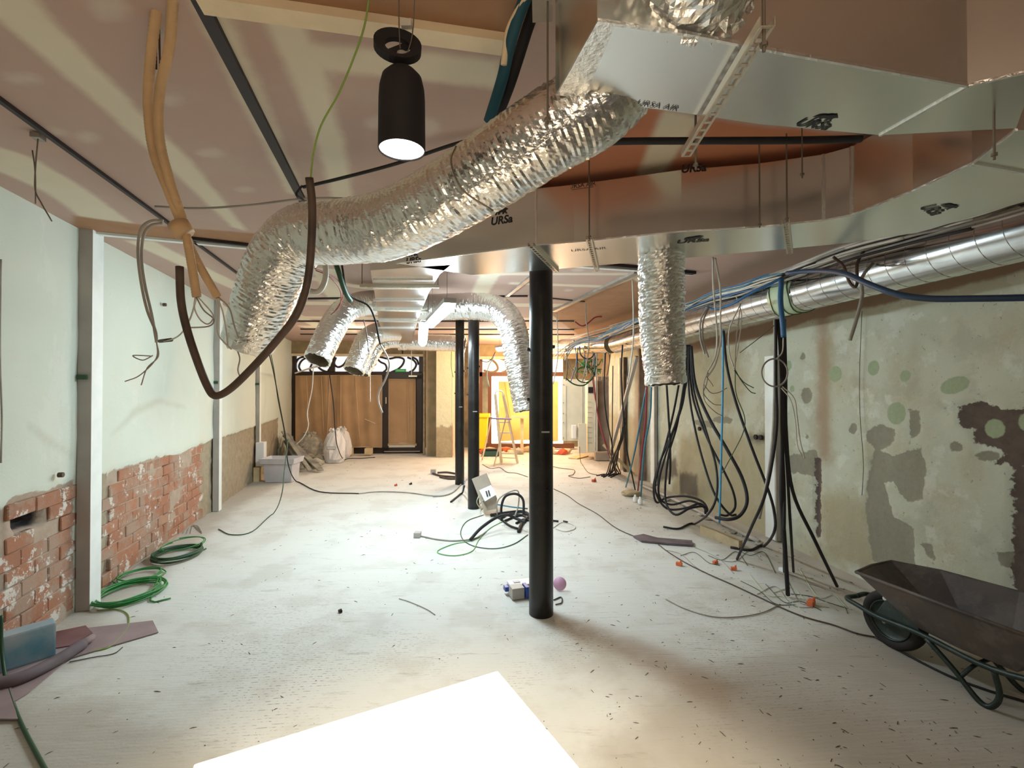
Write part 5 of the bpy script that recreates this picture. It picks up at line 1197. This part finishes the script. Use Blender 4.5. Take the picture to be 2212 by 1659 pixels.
# --- tangle by the second column
G = 'dark cables tangled between the columns'
cable('thick dark cable arching out of the tangle toward the camera', M_cblack, 0.018, [(1016, 1166), (1040, 1140, 5.5), (1072, 1118, 5.7), (1095, 1112, 5.7), (1115, 1120, 5.7), (1135, 1128, 5.6)])
cable('thick dark loop standing upright in the tangle', M_cblack, 0.016, [(1084, 1125, 5.9), (1083, 1095, 5.9), (1092, 1072, 5.9), (1115, 1067, 5.9), (1130, 1080, 5.9), (1131, 1112, 5.85)])
cable('grey loop standing beside the thick dark loop', M_cgrey, 0.009, [(1074, 1112, 6.0), (1074, 1085, 6.0), (1090, 1068, 6.0), (1118, 1060, 6.0), (1120, 1090, 6.0), (1112, 1115, 5.9)])
for i, ps in enumerate([[(1062, 1111), (1080, 1120), (1100, 1135), (1118, 1142)], [(1085, 1118), (1100, 1110), (1125, 1112), (1140, 1120)], [(1090, 1125), (1115, 1115), (1140, 1112), (1145, 1125)], [(1115, 1130), (1130, 1122), (1150, 1125), (1190, 1130)], [(1120, 1148), (1128, 1130), (1140, 1118)], [(1060, 1113), (1090, 1108), (1130, 1105), (1150, 1118)]]):
    cable('dark cable stump in the tangle left of the near column', M_cblack, 0.014 if i < 4 else 0.02, ps, group=G)
cable('grey cable running from the tangle to the grey plug on the floor', M_cgrey, 0.008, [(1050, 1148), (1030, 1162), (985, 1168), (945, 1165), (910, 1158)])
g = F(902, 1160); o = MB().box(V((g.x, g.y, .03)), (1, 0, 0), (0, 1, 0), (0, 0, 1), .038, .045, .028).build('grey_plug', M_gplas, bevel=.006); tag(o, 'grey plug box at the end of the floor cable, centre left', 'plug')
cable('light green cable in wide loops on the floor in front of the tangle', mat('cable_lime', (0.16, 0.42, 0.14), 0.5), 0.005, [(1100, 1120), (1060, 1140), (1035, 1165), (1020, 1190), (985, 1200), (950, 1196), (948, 1188), (980, 1175), (1015, 1168), (1045, 1152)])
cable('dull green cable in a large loop around the tangle', M_cgreend, 0.005, [(1045, 1112), (1010, 1125), (996, 1145), (1000, 1165), (1025, 1180), (1070, 1185), (1110, 1175), (1140, 1155)])
cable('thin pale loop on the floor right of the near column', M_clight, 0.005, [(1195, 1140), (1215, 1128), (1240, 1135), (1240, 1143), (1220, 1148), (1200, 1142)])
cable('short black stub on the floor right of the near column', M_cblack, 0.012, [(1190, 1124), (1206, 1126)]); cable('second black stub right of the near column, farther out', M_cblack, 0.012, [(1217, 1126), (1226, 1128)])
cable('blue striped cord in the tangle behind the near column', M_cteal, 0.009, [(1075, 1090, 6.1), (1105, 1095, 6.05), (1140, 1099, 6.0)])
cable('pale green wire bunch at the foot of the second column', M_sheath, 0.006, [(1035, 1070, 6.4), (1030, 1085, 6.4), (1040, 1100), (1050, 1095), (1045, 1080, 6.35), (1036, 1090)])
cable('grey cable with dark end lying left of the second column', M_cgrey, 0.012, [(1008, 1036, 7.8), (1000, 1044), (980, 1062), (960, 1070), (935, 1072)])
cable('dark cable stub pointing at the camera by the second column', M_cblack, 0.014, [(1003, 1050, 7.2), (998, 1066), (985, 1075), (974, 1084)])
cable('pale blue cord beside the foot of the far column', mat('cable_paleblue', (0.35, 0.42, 0.6), 0.5), 0.008, [(1008, 1034, 7.8), (1003, 1045, 7.6), (1000, 1054)])
for i, ps in enumerate([[(935, 1023), (955, 1028), (985, 1030)], [(945, 1021), (965, 1020), (985, 1023)], [(950, 1030), (970, 1034), (985, 1034)]]): cable('brown cable of the bunch left of the far column', M_cdark, 0.018, ps, group='brown cable bunch by the far column')
g = F(936, 1024); o = MB().box(V((g.x, g.y, .05)), (1, 0, 0), (0, 1, 0), (0, 0, 1), .05, .04, .045).build('grey_plug', M_gplas, bevel=.01); tag(o, 'pale plug at the end of the brown cable bunch', 'plug')
cable('thin wire on the floor before the near column, left', M_cgrey, 0.003, [(862, 1293), (885, 1300), (920, 1315), (940, 1328)], 'wire', 'wire')
cable('squiggly wire by the ladder feet', M_cdark, 0.006, [(1042, 1003), (1060, 1012), (1080, 1010), (1095, 1020), (1115, 1022), (1140, 1030)], 'wire', 'wire')
cable('meandering wire on the floor right of the near column at the back', M_cdark, 0.006, [(1195, 1008), (1215, 1012), (1240, 1015), (1238, 1025), (1228, 1028), (1250, 1033), (1275, 1030)], 'wire', 'wire')
cable('brown scrap of rope by the near column foot', M_cdark, 0.005, [(1196, 1296), (1212, 1290), (1213, 1302), (1200, 1306)], 'wire', 'wire')
# long crack-like cable across the right floor
cable('long thin dark cable snaking across the floor to the wheelbarrow', M_cdark, 0.0055, [(1196, 1056), (1225, 1070), (1250, 1088), (1290, 1110), (1330, 1140), (1375, 1160), (1410, 1168), (1440, 1190), (1480, 1215), (1530, 1240), (1580, 1262), (1640, 1290), (1700, 1318), (1745, 1335), (1800, 1350), (1850, 1368), (1890, 1376)])
cable('dark cable running under the wheelbarrow to the right edge', M_cblack, 0.007, [(1890, 1376), (1960, 1415), (2050, 1460), (2130, 1490), (2212, 1515), (2280, 1535)])
cable('thin wire arc on the floor below the thick cable ends', M_cgrey, 0.004, [(1438, 1294), (1480, 1315), (1540, 1332), (1600, 1332), (1650, 1322), (1685, 1305)])
for i in range(9):
    r_ = random.Random(i+50); x0 = 1600+i*18; cable('thin green wire in the wispy tangle beside the wheelbarrow', [M_cgreend, M_sheath, M_cgrey][i % 3], 0.0028, [(x0, 1255+r_.uniform(-30, 30)), (x0+40, 1285+r_.uniform(-20, 20)), (x0+75, 1300+r_.uniform(-15, 15)), (min(x0+120, 1830), 1312+r_.uniform(-12, 14))], 'wire', 'wire', 'green wire tangle beside the wheelbarrow')
for i in range(6):
    r_ = random.Random(i+80); x0 = 1440+i*30; cable('thin grey wire wisp on the floor near the orange scraps', [M_cgrey, M_cgreend][i % 2], 0.0028, [(x0, 1200+r_.uniform(-25, 25)), (x0+30, 1195+r_.uniform(-20, 20)), (x0+60, 1212+r_.uniform(-25, 25)), (x0+85, 1225+r_.uniform(-15, 15))], 'wire', 'wire', 'wire wisps near the orange scraps')

# --- right side: black drops behind the vertical hose
D = 5.6
def loopc(label, ps, r=0.013, m=M_cblack, group=None): return cable(label, m, r, ps, group=group, n=8)
GB = 'thick black cables looping down the right wall'
LB = 'thick black cable looping from below the spiral pipe to the right wall foot'
loopc('leftmost of the thick black cable loops below the spiral pipe', [(1484, 745, 5.7), (1482, 800, 5.7), (1475, 870, 5.7), (1450, 940, 5.7), (1425, 1000, 5.8), (1412, 1050, 5.9), (1418, 1085, 5.9), (1440, 1075, 6.1), (1480, 1072, 5.9), (1515, 1082, 5.7), (1528, 1100, 5.6), (1522, 1108, 5.6)], group=GB)
loopc('thick black cable loop just inside the leftmost one, right wall', [(1487, 745, 5.7), (1485, 810, 5.7), (1470, 880, 5.7), (1445, 960, 5.7), (1425, 1030, 5.7), (1425, 1075, 5.8), (1450, 1090, 5.8), (1490, 1082, 5.7), (1520, 1095, 5.6), (1524, 1110, 5.6)], group=GB)
loopc('short black cable hanging straight behind the end of the vertical hose', [(1440, 832, 5.7), (1443, 880, 5.7), (1447, 950, 5.7), (1448, 1010, 5.7), (1446, 1045, 5.8)], group=GB)
loopc('black cable loop crossing in front of the two leftmost loops', [(1490, 745, 5.7), (1476, 840, 5.7), (1462, 920, 5.7), (1445, 980, 5.7), (1437, 1050, 5.7), (1440, 1090, 5.6), (1460, 1112, 5.4), (1490, 1098, 5.4), (1520, 1094, 5.5), (1528, 1104, 5.5)], group=GB)
loopc('black cable loop hanging half behind the vertical hose end', [(1466, 832, 5.75), (1455, 890, 5.75), (1438, 960, 5.75), (1420, 1020, 5.75), (1416, 1062, 5.75), (1440, 1098, 5.7), (1480, 1098, 5.6), (1510, 1088, 5.6), (1526, 1098, 5.6)], group=GB)
loopc('black cable swinging right and ending beside the timber block', [(1488, 748, 5.5), (1488, 840, 5.4), (1500, 920, 5.3), (1520, 1000, 5.1), (1545, 1070, 4.9), (1575, 1110, 4.8), (1590, 1112, 4.8)], 0.012, group=GB)
loopc('black cable loop narrower than the widest one, right of the bend', [(1490, 748, 5.5), (1495, 850, 5.4), (1525, 940, 5.2), (1560, 1010, 5.0), (1583, 1060, 4.9), (1588, 1095, 4.9), (1572, 1113, 4.9), (1555, 1112, 4.9)], 0.012, group=GB)
loopc('widest and thickest black cable loop, right of the blue cable', [(1493, 748, 5.4), (1502, 830, 5.3), (1530, 900, 5.1), (1570, 970, 4.9), (1602, 1030, 4.8), (1614, 1080, 4.7), (1600, 1112, 4.7), (1575, 1122, 4.7), (1545, 1118, 4.8)], 0.017, group=GB)
loopc('thick black cable whose cut end lies out on the floor', [(1492, 748, 5.4), (1498, 840, 5.3), (1528, 940, 5.1), (1547, 1010, 4.95), (1548, 1070, 4.85), (1530, 1110, 4.9), (1500, 1132), (1465, 1142), (1433, 1138)], 0.012)
loopc('black cable slanting down right from the blue cable top', [(1563, 715, 4.6), (1570, 790, 4.55), (1590, 870, 4.45), (1625, 970, 4.3), (1660, 1060, 4.25), (1673, 1110, 4.25), (1672, 1150, 4.25), (1650, 1180), (1620, 1188), (1578, 1182)], 0.0125)
loopc('bright blue cable hanging straight down to the timber block', [(1562, 712, 4.8), (1561, 850, 4.8), (1558, 980, 4.8), (1554, 1130, 4.8)], 0.011, mat('cable_skyblue', (0.06, 0.30, 0.52), 0.5))
# second bundle
for i, (x1, x2, x3, xe, ye, r_, lb) in enumerate([
    (1676, 1676, 1655, 1592, 1208, 0.012, 'black cable of the wall drop swinging out left to the floor'),
    (1684, 1690, 1688, 1702, 1285, 0.017, 'thickest black cable of the wall drop, ending at the socket plate'),
    (1690, 1695, 1703, 1714, 1235, 0.011, 'black cable of the wall drop ending just right of the thickest one'),
    (1694, 1697, 1712, 1808, 1266, 0.0135, 'black cable of the wall drop swinging out right toward the wheelbarrow'),
    (1681, 1688, 1694, 1694, 1235, 0.012, 'black cable of the wall drop behind the thickest one')]):
    loopc(lb, [(x1, 690, 3.9), (x2, 820, 3.85), (x2+1, 930, 3.8), (x3, 1060, 3.75), ((x3+xe)/2, (1060+ye)/2+4, 3.75 if i else 4.1), (xe, ye)], r_)
loopc('grey plastic conduit in the wall drop behind the black cables', [(1674, 690, 4.0), (1673, 850, 4.0), (1668, 960, 4.0), (1655, 1050, 4.0), (1640, 1120, 4.05)], 0.012, M_cgrey)
loopc('short bright blue sleeve at the top of the wall drop', [(1688, 605, 3.75), (1686, 650, 3.72), (1691, 700, 3.7), (1693, 728, 3.7)], 0.020, M_cblue)
def ringc(label, px, py, rx, ry, Y, m, r, turns, seed):
    r_ = random.Random(seed); pts = []
    for i in range(int(turns*16)):
        a = 2*pi*i/16; k = 1+.06*sin(i*.4+seed); pts.append(P(px+rx*k*cos(a), py+ry*k*sin(a), Y+.01*sin(i*.3)))
    vs, fs = sweep(catmull(pts, 2), r, 6); o = mesh('cable_coil', vs, fs, m, None, True); tag(o, label, 'cable')
ringc('grey cable coil hanging in front of the wall drop', 1672, 806, 28, 30, 3.62, M_cgrey, 0.0055, 4, 2)
for i, ps in enumerate([[(1692, 730, 3.65), (1690, 760, 3.62), (1678, 775, 3.6)], [(1690, 835, 3.62), (1715, 860, 3.6), (1722, 900, 3.6), (1728, 950, 3.6), (1738, 990, 3.6)], [(1688, 838, 3.62), (1708, 865, 3.6), (1718, 910, 3.6), (1722, 960, 3.6), (1732, 985, 3.6)]]):
    cable('pale wire end trailing from the hanging grey coil', M_clight, 0.0045, ps, 'wire', 'wire', 'wire ends of the hanging grey coil')
# pale vertical pairs
for i, (lb, ps) in enumerate([
    ('pale cable pair hanging from the main duct edge, left strand', [(1540, 556, 3.4), (1541, 620, 3.6), (1546, 680, 3.9), (1549, 730, 4.0), (1545, 770, 4.0), (1530, 800, 4.0)]),
    ('pale cable pair hanging from the main duct edge, right strand', [(1545, 558, 3.4), (1556, 625, 3.6), (1556, 690, 3.9), (1556, 740, 4.0), (1546, 785, 4.0), (1530, 812, 4.0)]),
    ('curved grey cable left of the pale pair, outer strand', [(1530, 662, 4.4), (1514, 690, 4.4), (1513, 730, 4.4), (1522, 765, 4.4)]),
    ('curved grey cable left of the pale pair, inner strand', [(1532, 664, 4.4), (1519, 695, 4.4), (1519, 735, 4.4), (1530, 772, 4.4)]),
    ('pale cable dropping from the pipe, right of the blue cable', [(1598, 660, 4.2), (1576, 710, 4.2), (1575, 760, 4.2), (1585, 792, 4.2)]),
    ('thin pale cable right of the blue cable, swinging in', [(1590, 640, 4.2), (1602, 680, 4.2), (1596, 740, 4.2), (1586, 800, 4.2)]),
    ('brown cable loop hooked over the spiral pipe', [(1800, 555, 3.2), (1822, 575, 3.2), (1833, 605, 3.2), (1845, 620, 3.15), (1852, 610, 3.15), (1852, 570, 3.2), (1870, 535, 3.2)]),
    ('grey cable stub hanging down from the spiral pipe', [(1885, 570, 3.25), (1862, 600, 3.1), (1862, 640, 3.1), (1850, 690, 3.1), (1836, 735, 3.1)])]):
    cable(lb, [M_clight, M_clight, M_cgrey, M_cgrey, M_clight, M_clight, M_cdark, M_cgrey][i], [.007, .007, .008, .008, .006, .004, .010, .011][i], ps)
for i in range(8):
    r_ = random.Random(200+i); x0 = [1528, 1528, 1530, 1588, 1588, 1586, 1530, 1588][i]
    ps = [[(1530, 800, 4), (1520, 830, 4), (1522, 865, 4), (1545, 890, 4), (1560, 898, 4)], [(1530, 805, 4), (1526, 830, 4), (1520, 850, 4), (1540, 872, 4), (1558, 875, 4)], [(1525, 812, 4), (1538, 830, 4), (1540, 835, 4)],
          [(1586, 795, 4.2), (1600, 820, 4.2), (1620, 845, 4.2), (1632, 850, 4.2)], [(1588, 800, 4.2), (1590, 850, 4.2), (1608, 900, 4.2), (1605, 935, 4.2), (1580, 985, 4.2), (1560, 1022, 4.3)], [(1586, 800, 4.2), (1606, 825, 4.2), (1628, 838, 4.2)],
          [(1520, 830, 4), (1535, 848, 4), (1552, 848, 4), (1570, 838, 4)], [(1600, 655, 4.2), (1590, 740, 4.2), (1588, 800, 4.2)]][i]
    cable('thin stripped wire dangling before the stained right wall', [M_cgrey, M_cgreend][i in (3, 4, 5)], 0.004, ps, 'wire', 'wire', 'stripped wires on the right wall')
cable('thin twisted wire slanting over the right wall', M_cdark, 0.0035, [(1676, 700, 3.9), (1640, 730, 4.0), (1598, 762, 4.1)], 'wire', 'wire')
cable('thin chain-like wire hanging on the right wall', M_cdark, 0.0025, [(1862, 672, 'R'), (1857, 800, 'R'), (1858, 900, 'R'), (1865, 1000, 'R'), (1862, 1070, 'R')], 'wire', 'wire')
# big blue hose
cable('thick dark blue hose sweeping along the spiral pipe to the right edge', M_cnavy, 0.017, [(1700, 590, 3.7), (1760, 585, 3.4), (1820, 590, 3.0), (1880, 615, 2.75), (1940, 636, 2.6), (2010, 645, 2.5), (2100, 645, 2.4), (2212, 643, 2.3), (2300, 640, 2.25)], n=12)
cable('blue cable winding round the spiral pipe, left of its pale wrap', M_cblue, 0.012, [(1526, 663, 4.5), (1545, 668, 4.4), (1585, 655, 4.2), (1610, 640, 4.1), (1645, 622, 4.0), (1690, 600, 3.9)])
# bundles above pipe
br = random.Random(31)
stations = [(1215, 744, 10.4), (1320, 716, 8.0), (1480, 672, 5.9), (1600, 630, 4.7), (1700, 600, 4.0), (1820, 555, 3.4), (1950, 518, 2.9), (2100, 475, 2.5), (2260, 430, 2.2)]
mats = [M_cgrey, M_clight, M_cgrey, M_cblack, M_clight, M_cgrey, M_cblack, M_clight]
for i in range(16):
    a_ = br.uniform(-18, 14); ps = []
    s0 = br.choice([0, 0, 1, 2]); s1 = br.choice([9, 9, 9, 8, 7])
    for (x, y, d) in stations[s0:s1]:
        sc_ = 3.2/d; ps.append((x+br.uniform(-5, 5), y+a_*sc_*1.0+br.uniform(-5, 5)*sc_-4, d+br.uniform(-.12, .12)))
    cable('long grey cable in the thick run above the spiral pipe', mats[i % 8], br.uniform(.006, .011), ps, group='cable run above the spiral pipe')
for i in range(10):
    a_ = br.uniform(-12, 16); ps = []
    for (x, y, d) in [(1480, 664, 5.9), (1540, 640, 5.1), (1600, 624, 4.6), (1650, 606, 4.2), (1690, 598, 4.0)]:
        ps.append((x+br.uniform(-3, 3), y+a_*3.2/d+br.uniform(-4, 4), d+br.uniform(-.1, .1)))
    cable('blue cable in the run right of the vertical hose', [M_cblue, M_clight, M_cteal, M_cgrey][i % 4], br.uniform(.006, .010), ps, group='blue cables right of the vertical hose')
for i in range(8):
    ps = [(1195+br.uniform(0, 30), 770+br.uniform(-10, 10), 9.6), (1240+br.uniform(-6, 6), 742+br.uniform(-6, 6), 8.8), (1290, 730+br.uniform(-8, 8), 8.0), (1340, 708+br.uniform(-8, 8), 7.2), (1380, 690+br.uniform(-6, 6), 6.6), (1440, 675+br.uniform(-6, 6), 6.0)]
    cable('blue and grey cable in the run left of the vertical hose', [M_cblue, M_cgrey, M_cteal, M_clight][i % 4], br.uniform(.008, .013), ps, group='cable run left of the vertical hose')
cable('red and blue cable knot at the ceiling left of the vertical hose', M_cred, 0.012, [(1242, 695, 8), (1256, 704, 8), (1268, 700, 8), (1285, 686, 8), (1300, 684, 8)])
# hanging drops, back right
for i, (lb, m_, ps) in enumerate([
    ('grey cable pair hanging from the grey ceiling rail, before the cabinet', M_cgrey, [(1265, 646, 6.9), (1266, 690, 6.9), (1272, 740, 6.9), (1268, 780, 6.9), (1258, 825, 6.9)]),
    ('pale cable hanging just left of the vertical hose', M_clight, [(1366, 604, 5.3), (1368, 660, 5.3), (1368, 730, 5.3), (1362, 790, 5.3), (1355, 830, 5.3)]),
    ('thin pale cable hanging right of the near column', M_clight, [(1202, 676, 7.3), (1205, 730, 7.3), (1204, 780, 7.3), (1195, 830, 7.3)]),
    ('long black cable hanging left of the cabinet side', M_cblack, [(1308, 760, 8.4), (1305, 840, 8.4), (1310, 900, 8.5), (1322, 960, 8.8), (1325, 1010, 9.3)]),
    ('long black cable bowed in front of the cream timber post', M_cblack, [(1345, 745, 7.3), (1342, 800, 7.3), (1345, 870, 7.3), (1352, 960, 7.4), (1362, 1010, 7.5), (1372, 1058)]),
    ('thin black cable hanging straight beside the cabinet', M_cblack, [(1324, 790, 8.6), (1323, 880, 8.6), (1322, 960, 8.8), (1318, 1022)]),
    ('red cable slanting down beside the cabinet, left strand', M_cred, [(1276, 780, 8.8), (1284, 850, 8.9), (1296, 920, 9.0), (1318, 990, 9.2)]),
    ('red cable slanting down beside the cabinet, right strand', M_cred, [(1281, 800, 8.8), (1288, 870, 8.9), (1300, 930, 9.0), (1320, 985, 9.2)]),
    ('pale grey conduit hanging down the cabinet edge', M_clight, [(1289, 762, 8.9), (1288, 850, 8.9), (1286, 920, 9.0), (1286, 972, 9.3)]),
    ('blue cable hanging to the floor left of the white trunking', M_cteal, [(1397, 832, 6.6), (1385, 900, 6.7), (1370, 980, 6.9), (1352, 1052)]),
    ('dark red cable hanging to the floor beside the blue one', M_cred, [(1397, 832, 6.5), (1395, 900, 6.6), (1385, 990, 6.9), (1378, 1060)]),
    ('teal cable hanging to the floor right of the dark red one', M_cteal, [(1407, 834, 6.4), (1404, 900, 6.5), (1392, 970, 6.7), (1384, 1075)])]):
    cable(lb, m_, [.008, .008, .009, .012, .012, .009, .009, .009, .014, .013, .013, .013][i], ps)
for i in range(9):
    x0 = 1318+i*4+br.uniform(-2, 2); ps = [(1348+br.uniform(-4, 4), 900+i*3, 8.0), (1342+br.uniform(-4, 4), 950, 8.3), (1325+br.uniform(-8, 8), 995, 8.8), (x0-10, 1026-br.uniform(0, 5)), (x0-28+br.uniform(-6, 6), 1028+br.uniform(-3, 3))]
    cable('black cable fanning onto the floor in the back right heap', M_cblack if i % 3 else M_cdark, 0.011, ps, group='black cable heap at the back right')
for i in range(12):
    x0 = 1222+i*9; ps = [(x0, 742+br.uniform(-8, 8), 9.0), (x0+br.uniform(-8, 8), 770+br.uniform(0, 20), 9.0), (x0+br.uniform(-14, 10), 800+br.uniform(0, 30), 9.0)]
    cable('short drop of mixed cable hanging under the far spiral pipe', [M_cdark, M_cgrey, M_cblue, M_cblack, M_clight][i % 5], 0.009, ps, group='mixed cable drops under the far pipe')
for i in range(14):
    c = (1262+br.uniform(-14, 32), 790+br.uniform(-8, 16)); ps = [(c[0]+br.uniform(-16, 16), c[1]+br.uniform(-10, 10), 9.8+br.uniform(-.2, .2)) for _ in range(5)]
    cable('bright green wire tangled above the open cabinet', M_cgreen, 0.009, ps, 'wire', 'wire', 'green wire tangle above the cabinet')
ringc('black cable ring hanging in front of the open cabinet', 1264, 810, 19, 17, 8.6, M_cgreend, 0.011, 1.6, 4)
cable('thick dark cable sagging in front of the cabinet top', M_cgreend, 0.013, [(1222, 817, 8.6), (1240, 830, 8.6), (1262, 832, 8.6), (1280, 815, 8.6), (1288, 790, 8.6)])
cable('blue loop under the far pipe with knot', M_cnavy, 0.014, [(1252, 748, 9), (1254, 765, 9), (1265, 775, 9), (1278, 772, 9), (1286, 758, 9), (1288, 742, 9)])
for i in range(6):
    ps = [(1278+br.uniform(-12, 30), 700+i*4, 7.6), (1300+br.uniform(-12, 30), 690+br.uniform(0, 12), 7.4), (1330, 700+br.uniform(-8, 8), 7.0)]
cable('green wire hanging by the pilaster and far column', M_cyg, 0.010, [(976, 752, 10.5), (975, 790, 10.5), (979, 815, 10.5)])
cable('grey wire loop hanging before the back transom', M_cdark, 0.008, [(1036, 778, 9.5), (1052, 782, 9.5), (1062, 775, 9.5), (1070, 760, 9.5)])
cable('pale green wire dangling before the back transom', M_sheath, 0.010, [(1068, 770, 9.5), (1056, 790, 9.5), (1052, 812, 9.5), (1057, 835, 9.5)])
cable('wire from the bottom of the cabinet curling on the floor', M_cdark, 0.006, [(1252, 965, 10.2), (1255, 1000), (1270, 1020), (1290, 1026)], 'wire', 'wire')
# bottles and scrap at right wall foot
for i, (px, py, lb) in enumerate([(1372, 1085, 'clear bulb scrap at the foot of the hanging blue cables'), (1383, 1090, 'small clear jar scrap beside the bulb scrap')]):
    g = F(px, py); vs, fs = lathe([(0.001, 0), (.03, 0.002), (.035, .03), (.03, .07), (.015, .09), (.015, .11), (.001, .112)], (g.x, g.y, 0.002), UP, 14); o = mesh('glass_scrap', vs, fs, M_glass, None, True); tag(o, lb, 'scrap')
g = F(1365, 1072); o = blob((g.x, g.y, .05), 0.12, M_rawwood, 'plaster_lump', 77, (1.3, .9, .5), 2, .25); tag(o, 'broken plaster lump at the foot of the hanging blue cables', 'rubble')
for i in range(14):
    g = WR(1405+i*18, 1045+i*8.3, 0.18+br.uniform(0, .2)); g.z = 0.02
    o = blob(g, br.uniform(.02, .05), M_rubble, 'plaster_lump', 90+i, (1.3, 1, .6), 1, .35); tag(o, 'small plaster lump along the foot of the right wall', 'rubble', 'plaster lumps along the right wall')
# wall sockets and small wall fittings
for i, (px, py) in enumerate([(1634, 944), (1645, 945), (1512, 926)]):
    c = WR(px, py, 0.02); o = MB().cyl(c, c-V((dr.y, -dr.x, 0))*-.02, 0.03, 12).build('wall_box_hole', M_blackp); tag(o, ['round black wall box, left one of the pair left of the trunking', 'round black wall box, right one of the pair left of the trunking', 'round black wall box behind the looping cables'][i], 'wall box')
for i, (px, py, lb) in enumerate([(352, 658, 'brown plug stub on the left wall above centre'), (126, 1026, 'small dark nail hole fitting low on the left wall')]):
    c = WL(px, py, 0.02); o = MB().cyl(c, c+nL*.03, 0.018, 8).build('wall_plug', M_cdark); tag(o, lb, 'wall plug')
